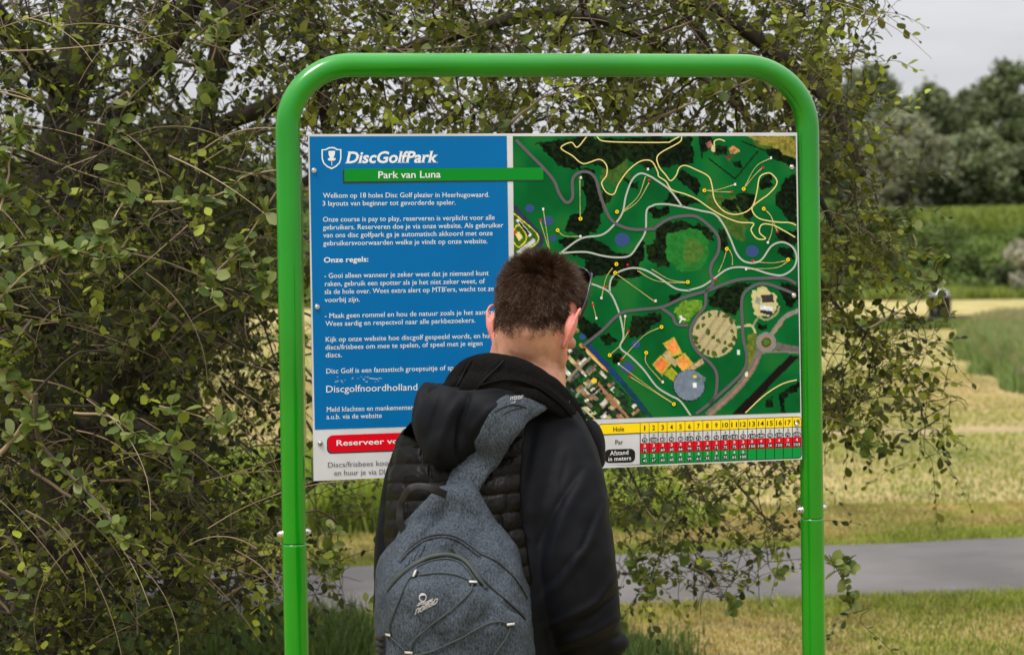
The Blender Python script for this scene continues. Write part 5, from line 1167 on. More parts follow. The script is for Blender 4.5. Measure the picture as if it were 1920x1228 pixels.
# torso core, arms, hands, legs under the clothes
bm_loft(bm, [(P(930, y, yc), hx, hy) for y, yc, hx, hy in ((1340, 4.12, .15, .10), (1250, 4.12, .15, .10), (1150, 4.13, .15, .10), (1000, 4.15, .165, .11), (880, 4.18, .175, .11), (800, 4.2, .15, .09), (760, 4.2, .10, .07))], 28, 2)
AR = [P(1035, 832, 4.15), P(1066, 940, 4.09), P(1080, 1060, 4.07), P(1094, 1168, 4.10), P(1110, 1185, 4.28), P(1090, 1150, 4.42)]
AL = [P(790, 850, 4.22), P(762, 970, 4.22), P(752, 1090, 4.21), P(768, 1175, 4.24), P(830, 1190, 4.40), P(880, 1160, 4.50)]
bm_tube(bm, AR, [.052, .046, .042, .040, .034, .027], 18); bm_tube(bm, AL, [.050, .042, .040, .038, .032, .026], 18)
def hand(bm, w_, d, side, s):
    """palm and five bent fingers; w_ wrist, d pointing direction, side across the palm"""
    d = d / np.linalg.norm(d); side = side - d * (side @ d); side /= np.linalg.norm(side); up = np.cross(side, d)
    bm_ell(bm, w_ + d * .045, (.020, .020, .020)); bm_tube(bm, [w_, w_ + d * .04, w_ + d * .085], [.022, .030, .032], 14)
    for k, (o_, l) in enumerate(((-.027, .068), (-.009, .078), (.009, .073), (.026, .058))):
        b0 = w_ + d * .09 + side * o_; c1 = d * math.cos(.5) - up * math.sin(.5); c2 = d * math.cos(1.2) - up * math.sin(1.2); c3 = d * math.cos(1.8) - up * math.sin(1.8)
        p1 = b0 + c1 * l * .45; p2 = p1 + c2 * l * .32; p3 = p2 + c3 * l * .25; bm_tube(bm, [b0, p1, p2, p3], [.0095, .0088, .008, .007], 9, 3)
    b0 = w_ + d * .03 + side * s * .026; bm_tube(bm, [b0, b0 + side * s * .022 + d * .025 - up * .01, b0 + side * s * .024 + d * .055 - up * .022], [.012, .0105, .009], 9, 3)
hand(bm, AR[-1], AR[-1] - AR[-2] + np.array([-.05, .0, .05]), np.array([0, 0, 1.0]), 1); hand(bm, AL[-1], AL[-1] - AL[-2] + np.array([.02, 0, .04]), np.array([0, 0, 1.0]), 1)
hipz = .86
for s, xx in ((-1, -.09), (1, .09)):
    hx = P(905, 1228, 4.12)[0] + xx
    bm_tube(bm, [(hx, 4.12, hipz), (hx + s * .02, 4.22, .47), (hx + s * .03, 4.16, .10)], [.082, .058, .042], 18); bm_ell(bm, (hx + s * .03, 4.22, .055), (.04, .11, .035))
me = voxel(bm, .0036, 5)
V = co_of(me); Vh = (V - HC) @ HRn / 1.06                # head coordinates
X, Y = proj(V)
base = np.array([.50, .25, .165]); T = np.tile(base, (len(V), 1))
ear = (np.abs(Vh[:, 0]) > .071) & (np.abs(Vh[:, 1]) < .045) & (np.abs(Vh[:, 2] + .03) < .062)
T[ear] = (.62, .21, .17)
nk = np.clip((Y - 655) / 60, 0, 1) * (Y < 900); T = T * (1 - .25 * nk[:, None]) + np.array([.56, .27, .185]) * .25 * nk[:, None]
lips = (np.abs(Vh[:, 2] + .071) < .010) & (Vh[:, 1] > .085) & (np.abs(Vh[:, 0]) < .024); T[lips] = (.45, .16, .14)
# hair line in head coordinates
az = np.arctan2(Vh[:, 0], -Vh[:, 1])                    # 0 at the back, +-pi at the face
def hairline(az):
    a_ = np.abs(az)
    return np.interp(a_, [0, .35, .75, 1.05, 1.3, 1.55, 1.9, 2.2, 2.5, 3.2], [-.082, -.076, -.064, -.054, -.020, .004, -.006, .030, .058, .066])
hl = hairline(az) + .004 * np.sin(az * 9) + .003 * np.sin(az * 23 + 1)
inhair = np.clip((Vh[:, 2] - hl + .006) / .036, 0, 1) ** .7 * (~ear) * (np.linalg.norm(Vh, axis=1) < .14)
T = T * (1 - .86 * inhair[:, None]) + np.array([.055, .030, .020]) * .86 * inhair[:, None]
a_ = me.attributes.new('tint', 'FLOAT_COLOR', 'POINT'); a_.data.foreach_set('color', np.concatenate([T, np.ones((len(T), 1))], 1).astype(np.float32).ravel())
bodyN = no_of(me); bodyV = V.copy()
body = finish('body', me, SKIN)
for s in (-1, 1):
    bm = bmesh.new(); bm_ell(bm, Vector(H(s * .031, .083, -.004)) - ML, (.0115, .0115, .0115), None, 2); bm_obj('eye', bm, mat('eye', (.6, .58, .55), .2), man, True)
# ---- hair strands
hr = np.random.default_rng(909)
cand = np.where((Vh[:, 2] > hl - .009) & (~ear) & (np.linalg.norm(Vh, axis=1) < .14) & (Vh[:, 1] < .09))[0]
NS = 60000; pk = cand[hr.integers(0, len(cand), NS)]; root = bodyV[pk] + hr.normal(0, .0022, (NS, 3)); nn = bodyN[pk]; vh = Vh[pk]; ab = vh[:, 2] - hl[pk]
keep_ = hr.random(NS) < np.clip((ab + .008) / .040, .04, 1) ** .8; root, nn, vh, ab = root[keep_], nn[keep_], vh[keep_], ab[keep_]; NS = len(root)
nh = nn @ HRn
top = np.clip((vh[:, 2] - .02) / .07, 0, 1); L_ = .0025 + .0125 * np.clip((ab + .004) / .06, 0, 1) + .014 * top; L_ *= .7 + .6 * hr.random(NS)
cen = np.array([.012, -.045, .10]); rd = vh - cen; rd /= np.linalg.norm(rd, axis=1)[:, None]
flow = rd * .55 * top[:, None] + np.stack([np.sign(vh[:, 0]) * .12, .10 * np.ones(NS) + .9 * top * (vh[:, 1] > -.04), -1.0 * (1 - top)], -1)
cl = np.stack([np.sin(vh[:, 0] * 260 + vh[:, 2] * 140), np.sin(vh[:, 1] * 240 + vh[:, 0] * 120), np.sin(vh[:, 2] * 300)], -1) * .42
d = nh * (.55 + .35 * top)[:, None] + flow * .75 + cl + hr.normal(0, .17, (NS, 3)); d -= cl * (.7 * (1 - top))[:, None]; d -= nh * np.minimum((d * nh).sum(1), .0)[:, None]; d += nh * .18
d /= np.linalg.norm(d, axis=1)[:, None]; d = d @ HRn.T
bend = (flow @ HRn.T) * .25
p1 = root + d * (L_ * .5)[:, None]; p2 = p1 + (d + bend) * (L_ * .5)[:, None]
sdv = np.cross(d, np.array([0, 1.0, 0]) + hr.normal(0, .3, (NS, 3))); sdv /= np.linalg.norm(sdv, axis=1)[:, None]; w_ = (.00042 * (.7 + .6 * hr.random(NS)))[:, None]
V = np.stack([root - sdv * w_ - nn * .001, root + sdv * w_ - nn * .001, p1 + sdv * w_ * .8, p1 - sdv * w_ * .8, p2], 1).reshape(-1, 3) - man_o
k = np.arange(NS)[:, None] * 5
hc = np.array([.036, .0175, .0095]) * (.5 + .9 * hr.random((NS, 1))) + np.array([.055, .030, .016]) * (hr.random((NS, 1)) ** 3) * 1.1 + np.array([.07, .04, .022]) * np.clip(1 - ab / .03, 0, 1)[:, None] * .5
HT = np.repeat(hc, 5, 0).reshape(NS, 5, 3); HT[:, :2] *= .55; HT[:, 4] *= 1.4
hair = obj('hair', mesh_np('hair', V, [k + np.array([[0, 1, 2, 3]]), k + np.array([[3, 2, 4]])], {'tint': HT.reshape(-1, 3)}), HAIRM, man)

# ---- jacket: torso, sleeves
bm = bmesh.new()
def ringpx(y, xl, xr, yc, hd): c = P((xl + xr) / 2, y, yc); return (c, (xr - xl) / 2 * yc / FPX, hd)
bm_loft(bm, [ringpx(*q) for q in ((1345, 735, 1040, 4.10, .120), (1290, 728, 1048, 4.10, .135), (1200, 728, 1046, 4.10, .138), (1100, 722, 1054, 4.11, .145), (1000, 722, 1068, 4.13, .150), (900, 735, 1085, 4.15, .150), (830, 752, 1095, 4.17, .138), (785, 785, 1085, 4.18, .115), (745, 845, 1065, 4.20, .09), (710, 890, 1050, 4.21, .07))], 56, 2.5)
bm_tube(bm, [P(1030, 806, 4.16), P(1056, 880, 4.12), P(1064, 960, 4.08), P(1075, 1050, 4.06), P(1084, 1120, 4.06), P(1092, 1170, 4.09), P(1112, 1190, 4.26), P(1092, 1152, 4.40)], [.072, .083, .085, .088, .086, .078, .062, .046], 28)
bm_ell(bm, P(1120, 1158, 4.12), (.045, .05, .022)); bm_ell(bm, P(1128, 1205, 4.10), (.058, .06, .032)); bm_ell(bm, P(1135, 1250, 4.12), (.055, .06, .03)); bm_ell(bm, P(1085, 1290, 4.12), (.05, .05, .06))
bm_tube(bm, [P(795, 840, 4.22), P(768, 900, 4.22), P(757, 980, 4.22), P(750, 1080, 4.21), P(757, 1170, 4.24), P(825, 1195, 4.38), P(878, 1165, 4.48)], [.058, .056, .056, .056, .056, .048, .040], 24)
bm_tube(bm, [P(985, 775, 4.16), P(1040, 800, 4.14)], [.06, .06], 20)
me = voxel(bm, .0055, 10)
V = co_of(me); Nn = no_of(me)
V = folds(V, Nn, [([(1000, 800), (985, 880), (978, 960), (990, 1040)], 12, -.012), ([(1105, 880), (1060, 960), (1030, 1040), (1015, 1100)], 11, .006), ([(1090, 880), (1042, 950), (1010, 1020)], 6, -.005), ([(1138, 930), (1110, 1010), (1050, 1095), (1005, 1130)], 9, .005), ([(1125, 940), (1095, 1020), (1030, 1095)], 5, -.004),
     ([(1155, 1075), (1120, 1128), (1050, 1165), (1010, 1180)], 8, .007), ([(1162, 1110), (1120, 1150), (1050, 1190)], 6, -.008), ([(1168, 1150), (1110, 1185), (1040, 1212)], 8, .008), ([(1172, 1185), (1110, 1215), (1040, 1228)], 6, -.008), ([(1050, 765), (1085, 800), (1112, 850), (1128, 910)], 9, .004),
     ([(735, 1000), (722, 1060), (725, 1120)], 7, -.006), ([(716, 960), (712, 1040)], 6, .004), ([(1090, 1000), (1075, 1060), (1085, 1110)], 5, .003), ([(1065, 850), (1052, 900), (1050, 960)], 5, -.003)])
nzv = fnoise(V, 14, 1) * .0035 + fnoise(V, 34, 2) * .0012; V = V + Nn * nzv[:, None]
put(me, V)
jk_bvh = None
jacket = finish('jacket', me, SOFT)
def bvh_of(o):
    me = o.data; n = len(me.vertices); a_ = co_of(me) + np.array(o.parent.location); return BVHTree.FromPolygons([Vector(v) for v in a_], [tuple(p.vertices) for p in me.polygons])
JB = bvh_of(jacket)
def drape(px, py, lift, bv, fallback=4.05):
    d = ray(px, py); d = d / np.linalg.norm(d); h, nrm, ix, dd = bv.ray_cast(Vector(CAM), Vector(d), 8.0)
    if h is None: p_ = P(px, py, fallback); return p_, np.array([0, -1.0, 0])
    n_ = np.array(nrm); 
    if n_ @ d > 0: n_ = -n_
    return np.array(h) + n_ * lift, n_
# ---- quilted back yoke: puffed horizontal channels lying on the jacket
def sheet(name, poly_rows, m, bv, lift, prof, parent, thick=.004, smooth=True):
    """poly_rows: list of (y, xl, xr) control rows; prof(u,v,px,py)->extra height"""
    ys_ = np.linspace(poly_rows[0][0], poly_rows[-1][0], int(abs(poly_rows[-1][0] - poly_rows[0][0]) / 2) + 1); yy = [q[0] for q in poly_rows]
    nu = 110; rows = []
    hit = []
    for y in ys_:
        xl = np.interp(y, yy, [q[1] for q in poly_rows]); xr = np.interp(y, yy, [q[2] for q in poly_rows]); row = []; hr_ = []
        for u in np.linspace(0, 1, nu):
            px = xl + (xr - xl) * u; p_, n_ = drape(px, y, lift, bv); row.append((p_, n_, px, y, u)); 
        rows.append(row)
    G = np.array([[q[0] for q in row] for row in rows]); Nm = np.array([[q[1] for q in row] for row in rows])
    for _ in range(3):
        G[1:-1, 1:-1] = (G[1:-1, 1:-1] * 2 + G[:-2, 1:-1] + G[2:, 1:-1] + G[1:-1, :-2] + G[1:-1, 2:]) / 6
    hgt = np.array([[prof(q[4], (q[3] - ys_[0]) / (ys_[-1] - ys_[0]), q[2], q[3]) for q in row] for row in rows])
    G = G + Nm * hgt[..., None]; nv, nu = G.shape[:2]; idx = np.arange(nv * nu).reshape(nv, nu)
    F = np.stack([idx[:-1, :-1], idx[1:, :-1], idx[1:, 1:], idx[:-1, 1:]], -1).reshape(-1, 4)
    Bk = G - Nm * thick; F2 = (F + nv * nu)[:, ::-1]; rim = []
    for lo in (idx[0], idx[-1][::-1], idx[:, 0][::-1], idx[:, -1]):
        for a__, b__ in zip(lo[:-1], lo[1:]): rim.append((a__, b__, b__ + nv * nu, a__ + nv * nu))
    V = np.concatenate([G.reshape(-1, 3), Bk.reshape(-1, 3)]) - np.array(parent.location)
    return obj(name, mesh_np(name, V, np.concatenate([F, F2, np.array(rim)]), smooth=smooth), m, parent)
chan = [738, 762, 795, 829, 862, 898, 930, 966, 1000, 1036, 1070, 1110]
def quilt_prof(u, v, px, py):
    yb = py - 7 * math.sin((px - 720) / 250 * 3.14) + 8 * (px - 850) / 120 + 3 * mnoise.noise(Vector((px * .03, py * .01, 3)))
    for i_, (a__, b__) in enumerate(zip(chan[:-1], chan[1:])):
        if a__ <= yb < b__:
            t = (yb - a__) / (b__ - a__); cellw = 92 + 17 * (i_ % 3); xx = (px - 700 + (i_ % 2) * 50 + 13 * (i_ % 4)) / cellw; fx = abs(xx - round(xx)) * cellw
            st = 1 - .85 * math.exp(-(fx / 3.0) ** 2)
            h = (math.sin(math.pi * t)) ** .42 * .0068 * st
            wr = mnoise.noise(Vector((px * .07, yb * .025, a__))) * .0022 + abs(mnoise.noise(Vector((px * .16, yb * .06, a__ + 5)))) * -.0024 + mnoise.noise(Vector((px * .3, yb * .12, 2))) * .0008
            return (h + wr * math.sin(math.pi * t) ** .5) * min(1, u / .02 + .2, (1 - u) / .02 + .2)
    return 0
sheet('quilted_back_panel', [(775, 790, 985), (800, 762, 984), (830, 745, 980), (870, 733, 976), (910, 728, 973), (960, 724, 975), (1010, 722, 985), (1060, 735, 992), (1092, 745, 996)], QUILT, JB, .003, quilt_prof, man)
def cord(name, pl, rad, m, parent, bv, lift, n=8, seg=8, flat=None):
    pts = [drape(x, y, lift, bv)[0] for x, y in catmull(pl, n)]; pts = np.array(pts)
    for _ in range(2): pts[1:-1] = (pts[1:-1] * 2 + pts[:-2] + pts[2:]) / 4
    return tube_obj(name, pts, rad, m, parent, seg)
cord('shoulder_seam', [(984, 768), (976, 830), (970, 900), (973, 960), (990, 1010)], .0016, SOFT, man, JB, .004)

# ---- hood: fleece lined collar roll and hanging softshell bag
bm = bmesh.new()
bm_tube(bm, [P(868, 752, 4.13), P(862, 728, 4.08), P(885, 702, 4.055), P(925, 694, 4.05), P(975, 704, 4.06), P(1020, 727, 4.09), P(1056, 758, 4.14), P(1082, 800, 4.20), P(1100, 850, 4.25)], [.030, .034, .036, .036, .034, .031, .028, .024, .018], 22)
bm_tube(bm, [P(842, 742, 4.06), P(880, 725, 4.03), P(940, 722, 4.03), P(1000, 736, 4.05), P(1050, 766, 4.10), P(1090, 810, 4.18)], [.028, .030, .030, .027, .022, .016], 18)
bm_tube(bm, [P(1082, 800, 4.20), P(1062, 805, 4.34), P(990, 800, 4.42), P(900, 790, 4.38), P(860, 770, 4.26), P(868, 752, 4.13)], [.022, .03, .03, .03, .03, .03], 16)
me = voxel(bm, .0045, 6); V = co_of(me); Nn = no_of(me)
V = folds(V, Nn, [([(880, 680), (850, 730), (835, 755)], 5, -.010), ([(940, 672), (915, 700), (895, 730)], 5, .005), ([(960, 720), (1010, 725), (1060, 765)], 5, -.008), ([(930, 735), (1000, 745), (1070, 790)], 6, .005)])
V = V + Nn * (fnoise(V, 30, 5) * .002)[:, None]; put(me, V); fc_ = finish('fleece_collar', me, FLEECE); FB = bvh_of(fc_)
cord('collar_seam', [(944, 677), (925, 695), (905, 715), (893, 730)], .0022, SOFT, man, FB, .001)
cord('collar_seam', [(884, 676), (872, 695), (862, 715), (850, 735)], .0022, SOFT, man, FB, .001)
cord('collar_fold', [(900, 722), (950, 712), (1000, 722), (1045, 752), (1080, 792)], .0030, FLEECE, man, FB, .002)
bm = bmesh.new()
bm_tube(bm, [P(803, 728, 4.10), P(850, 745, 4.04), P(905, 742, 4.025), P(955, 745, 4.03), P(1000, 745, 4.06)], [.016, .026, .032, .030, .020], 18)
bm_ell(bm, P(838, 795, 4.025), (.066, .050, .078), Matrix.Rotation(math.radians(-8), 3, 'Y'), 4)
bm_ell(bm, P(838, 830, 4.012), (.052, .044, .056), None, 4)
bm_ell(bm, P(905, 785, 4.015), (.062, .046, .064), Matrix.Rotation(math.radians(28), 3, 'Y'), 4)
bm_ell(bm, P(885, 815, 4.022), (.052, .040, .046), None, 3)
bm_ell(bm, P(950, 765, 4.05), (.05, .04, .03), Matrix.Rotation(math.radians(15), 3, 'Y'), 3)
bm_tube(bm, [P(800, 724, 4.11), P(790, 750, 4.07), P(788, 790, 4.05), P(800, 830, 4.02)], [.012, .016, .02, .02], 14)
me = voxel(bm, .0045, 26); V = co_of(me); Nn = no_of(me)
V = folds(V, Nn, [([(878, 745), (862, 790), (858, 840), (862, 870)], 4, -.011), ([(868, 742), (845, 775), (825, 825), (822, 860)], 9, .006), ([(828, 742), (812, 785), (802, 830)], 5, -.004), ([(960, 748), (915, 770), (885, 805), (876, 840)], 8, .004), ([(985, 762), (935, 800), (905, 838)], 6, -.004), ([(800, 716), (850, 735), (900, 733), (960, 728)], 4, .003)])
V = V + Nn * (fnoise(V, 20, 4) * .003)[:, None]
put(me, V); hood = finish('hood', me, SOFT); HB = bvh_of(hood)
# front pocket bulge and pouch at the chest side
bm = bmesh.new(); bm_ell(bm, P(1112, 828, 4.27), (.026, .05, .050), Matrix.Rotation(math.radians(-10), 3, 'Y'), 3); bm_ell(bm, P(1122, 858, 4.27), (.016, .04, .026), None, 3); me = voxel(bm, .004, 4); finish('chest_flap', me, SOFT)
# ---- trousers and shoes
bm = bmesh.new(); hx0 = P(905, 1228, 4.12)[0]
bm_loft(bm, [((hx0, 4.12, .70), .150, .115), ((hx0, 4.12, .80), .168, .130), ((hx0, 4.12, .90), .160, .122), ((hx0, 4.12, .96), .150, .112)], 40, 2.3)
for s in (-1, 1):
    x = hx0 + s * .09; bm_tube(bm, [(x, 4.12, .84), (x + s * .01, 4.17, .62), (x + s * .02, 4.22, .47), (x + s * .028, 4.19, .28), (x + s * .03, 4.17, .10)], [.092, .084, .072, .062, .056], 22)
me = voxel(bm, .008, 6); V = co_of(me); Nn = no_of(me); V = V + Nn * (fnoise(V, 9, 6) * .006)[:, None]; put(me, V); finish('trousers', me, TRS)
for s in (-1, 1):
    x = hx0 + s * .12; bm = bmesh.new(); bm_ell(bm, (x, 4.16, .075), (.042, .055, .05)); bm_ell(bm, (x, 4.26, .052), (.046, .085, .035)); bm_tube(bm, [(x, 4.15, .05), (x, 4.29, .04)], [.04, .04], 14)
    me = voxel(bm, .006, 4); sh = finish('shoe', me, SHOE)
    so = box_obj('sole', Vector((x, 4.22, .0135)) - ML, .092, .285, .024, SOLE, None, 0, .008); so.parent = sh
# ---- sunglasses pushed up on the head
sg = empty('sunglasses', tuple(H(.08, .02, .04)), 'black sunglasses pushed up on the bowed head of the man', 'sunglasses'); SGM = mat('black_plastic', (.01, .01, .011), .2, .5)
GG = lambda x, y, z: H(x, y, z)
for s in (1, -1):
    tube_obj('temple_arm', catmull([GG(s * .079, .020, .112), GG(s * .087, .010, .100), GG(s * .0905, .006, .060), GG(s * .090, .000, .022), GG(s * .087, -.006, -.008), GG(s * .080, -.012, -.030)], 5), .0025, SGM, sg, 8)
    cpx = []
    for k in range(17): a_ = 6.2832 * k / 16; cpx.append(GG(s * (.042 + .030 * math.cos(a_)), .046 + .018 * math.sin(a_) - .014 * abs(math.cos(a_)) ** 2, .118 - .010 * math.sin(a_) - .006 * abs(math.cos(a_)) ** 2))
    tube_obj('lens_rim', cpx, .0022, SGM, sg, 8, caps=False)
    obj('lens', mesh_np('lens', np.array(cpx[:-1]) - np.array(sg.location), np.array([range(16)])), mat('dark_lens', (.01, .012, .012), .05, .8), sg)
tube_obj('bridge', [GG(-.012, .046, .122), GG(0, .047, .125), GG(.012, .046, .122)], .002, SGM, sg, 8)
# ================================================================== SLING BAG
bag = empty('backpack', tuple(P(855, 1150, 3.95)), 'grey heather sling backpack with elastic cords worn across the back of the man', 'backpack')
BAGL = np.array(bag.location)
def heather(name, k=1.0):
    m = mat(name, (.1, .12, .14), .85, .2); t = m.node_tree; b = t.nodes['Principled BSDF']; tcn = N('ShaderNodeTexCoord', t)
    n1_ = N('ShaderNodeTexNoise', t); n1_.inputs['Scale'].default_value = 380; n1_.inputs['Detail'].default_value = 3; n1_.inputs['Roughness'].default_value = .7
    mpn = N('ShaderNodeMapping', t); mpn.inputs['Scale'].default_value = (1, 1, .35); t.links.new(tcn.outputs['Object'], mpn.inputs[0]); t.links.new(mpn.outputs[0], n1_.inputs['Vector'])
    r_ = N('ShaderNodeValToRGB', t); r_.color_ramp.elements[0].position = .36; r_.color_ramp.elements[0].color = (.034 * k, .047 * k, .068 * k, 1); r_.color_ramp.elements[1].position = .66; r_.color_ramp.elements[1].color = (.180 * k, .215 * k, .262 * k, 1); t.links.new(n1_.outputs['Fac'], r_.inputs[0])
    n2_ = N('ShaderNodeTexNoise', t); n2_.inputs['Scale'].default_value = 9; n2_.inputs['Detail'].default_value = 4; t.links.new(tcn.outputs['Object'], n2_.inputs['Vector'])
    r2 = N('ShaderNodeMapRange', t); r2.inputs['To Min'].default_value = .65; r2.inputs['To Max'].default_value = 1.35; t.links.new(n2_.outputs['Fac'], r2.inputs[0])
    v = N('ShaderNodeVectorMath', t, operation='SCALE'); t.links.new(r_.outputs[0], v.inputs[0]); t.links.new(r2.outputs[0], v.inputs['Scale']); t.links.new(v.outputs[0], b.inputs['Base Color'])
    bp = N('ShaderNodeBump', t); bp.inputs['Strength'].default_value = .4; bp.inputs['Distance'].default_value = .001; t.links.new(n1_.outputs['Fac'], bp.inputs['Height']); t.links.new(bp.outputs[0], b.inputs['Normal']); return m
HE = heather('heather_cloth', .42); HE2 = heather('heather_cloth_dark', .34); DG = mat('dark_green_piping', (.022, .030, .026), .6); CORDM = mat('elastic_cord', (.045, .058, .055), .6, .2); TAG = mat('reflective_tag', (.45, .44, .42), .45); BLK = mat('black_webbing', (.010, .010, .010), .6, .3); LOGO = mat('logo_embroidery', (.42, .40, .39), .8)
def pillow(name, outline, cpx, depth_back, Hmax, m, parent, bv=None, base=.0, ex=2.6, rings=26, foldl=(), nz_=.002, shape=None):
    """closed cushion: outline in photo pixels; front bulges towards the viewer"""
    out = np.array(catmull(outline + outline[:1], 5))[:-1]; n = len(out); c = np.array(cpx, float); V = []
    S_ = np.linspace(1, .02, rings) ** .9
    for s in S_:
        hgt = Hmax * (1 - s ** ex) ** (1 / ex * 1.25)
        for (x, y) in out:
            px, py = c + (np.array([x, y]) - c) * s
            h_ = hgt * (shape(px, py) if shape else 1)
            if bv is not None: q, n_ = drape(px, py, base + h_, bv)
            else: q = P(px, py, depth_back - h_)
            V.append(q)
    V = np.array(V); k = np.arange(n); F = []
    for i in range(len(S_) - 1): F.append(np.stack([i * n + k, i * n + (k + 1) % n, (i + 1) * n + (k + 1) % n, (i + 1) * n + k], -1))
    F = np.concatenate(F)
    if bv is not None:
        G = V.reshape(len(S_), n, 3)
        for _ in range(4): G[1:-1] = (G[1:-1] * 2 + G[:-2] + G[2:] + np.roll(G[1:-1], 1, 1) + np.roll(G[1:-1], -1, 1)) / 6
        V = G.reshape(-1, 3)
    capc = len(V); V = np.concatenate([V, V[-n:].mean(0)[None], V[:n] + np.array([0, .012, 0]), (V[:n].mean(0) + np.array([0, .02, 0]))[None]])
    T1 = np.stack([(len(S_) - 1) * n + k, (len(S_) - 1) * n + (k + 1) % n, np.full(n, capc)], -1); Rm = np.stack([k, capc + 1 + k, capc + 1 + (k + 1) % n, (k + 1) % n], -1); T2 = np.stack([capc + 1 + (k + 1) % n, capc + 1 + k, np.full(n, capc + 1 + n)], -1)
    me = mesh_np(name, V, [F, Rm, T1, T2], smooth=True)
    bmx = bmesh.new(); bmx.from_mesh(me); bmesh.ops.subdivide_edges(bmx, edges=bmx.edges[:], cuts=1, use_grid_fill=True); bmesh.ops.recalc_face_normals(bmx, faces=bmx.faces[:])
    for _ in range(2): bmesh.ops.smooth_vert(bmx, verts=bmx.verts[:], factor=.5, use_axis_x=True, use_axis_y=True, use_axis_z=True)
    bmx.to_mesh(me); bmx.free(); me.update()
    V = co_of(me); Nn = no_of(me); V = folds(V, Nn, foldl)
    V = V + Nn * (fnoise(V, 22, 8) * nz_ + fnoise(V, 60, 9) * nz_ * .3)[:, None]
    put(me, V); return finish(name, me, m, parent)
main_out = [(826, 908), (882, 906), (908, 936), (934, 975), (966, 1018), (985, 1075), (997, 1130), (1001, 1180), (1004, 1250), (985, 1330), (900, 1375), (800, 1370), (735, 1330), (710, 1250), (703, 1180), (703, 1125), (711, 1072), (732, 1028), (760, 980), (792, 938)]
def mshape(px, py): return float(np.clip((py - 905) / 215, .30, 1)) ** .75
bb = pillow('bag_body', main_out, (855, 1150), 3.985, .128, HE, bag, ex=2.9, shape=mshape, nz_=.0055,
    foldl=[([(860, 960), (845, 1010), (800, 1060)], 12, .006), ([(880, 955), (930, 1020), (975, 1090)], 8, .005), ([(850, 950), (900, 1010), (950, 1080)], 9, -.006), ([(830, 950), (790, 1010), (750, 1060)], 8, -.005), ([(940, 1060), (975, 1120), (988, 1200)], 8, -.006), ([(900, 1010), (930, 1040)], 8, .005), ([(955, 1130), (985, 1150)], 7, .005), ([(868, 950), (905, 990), (925, 1030)], 7, -.008), ([(845, 935), (820, 975), (790, 1010)], 5, -.006), ([(862, 940), (858, 975), (880, 1005)], 6, .005)])
BB = bvh_of(bb)
# main compartment zip flap edge
cord('main_zip', [(752, 1048), (770, 1026), (798, 1008), (830, 1002), (862, 1010), (900, 1038), (930, 1052), (957, 1074), (975, 1098), (988, 1122)], .0016, BLK, bag, BB, .001, 10)
cord('zip_flap', [(750, 1054), (770, 1031), (798, 1013), (830, 1007), (862, 1015), (898, 1042)], .0028, HE2, bag, BB, .001, 10)
pock = [(727, 1108), (748, 1082), (775, 1062), (805, 1047), (835, 1041), (862, 1048), (884, 1068), (903, 1096), (925, 1115), (952, 1140), (985, 1165), (992, 1240), (970, 1320), (890, 1345), (800, 1345), (745, 1310), (722, 1240), (716, 1170)]
pk_ = pillow('front_pocket', pock, (850, 1190), 0, .030, HE, bag, bv=BB, base=-.002, ex=3.2, rings=22, nz_=.0045, foldl=[([(800, 1090), (805, 1160), (790, 1228)], 16, -.004), ([(880, 1110), (860, 1180), (850, 1228)], 14, .004), ([(925, 1130), (905, 1180), (900, 1228)], 12, -.004), ([(745, 1120), (740, 1200)], 10, .003)])
class Two:
    def __init__(s, *b): s.b = b
    def ray_cast(s, o, d, m_=8.0):
        best = (None, None, None, None)
        for b in s.b:
            h = b.ray_cast(o, d, m_)
            if h[0] is not None and (best[3] is None or h[3] < best[3]): best = h
        return best
PB = Two(BB, bvh_of(pk_))
cord('pocket_piping', [(728, 1106), (750, 1080), (778, 1059), (806, 1045), (836, 1040), (864, 1047), (885, 1066), (903, 1094), (909, 1103)], .0058, DG, bag, PB, .001, 10)
cord('pocket_zip', [(782, 1063), (808, 1052), (836, 1048), (858, 1053), (874, 1066), (888, 1086)], .0012, CORDM, bag, PB, .002, 10)
cord('seam_cord', [(872, 1045), (893, 1072), (925, 1105), (955, 1130), (985, 1160)], .0016, BLK, bag, PB, .001, 10)
for k, (x, y) in enumerate(((742, 1092), (752, 1076), (763, 1062), (775, 1050), (787, 1042))):
    cord('embossed_rib', [(x, y), (x + 9, y - 16 - k)], .0022, HE, bag, PB, .001, 4)
cord('pull_strap', [(846, 1026), (862, 1044), (880, 1066), (893, 1086), (902, 1098)], .0024, DG, bag, PB, .004, 6)
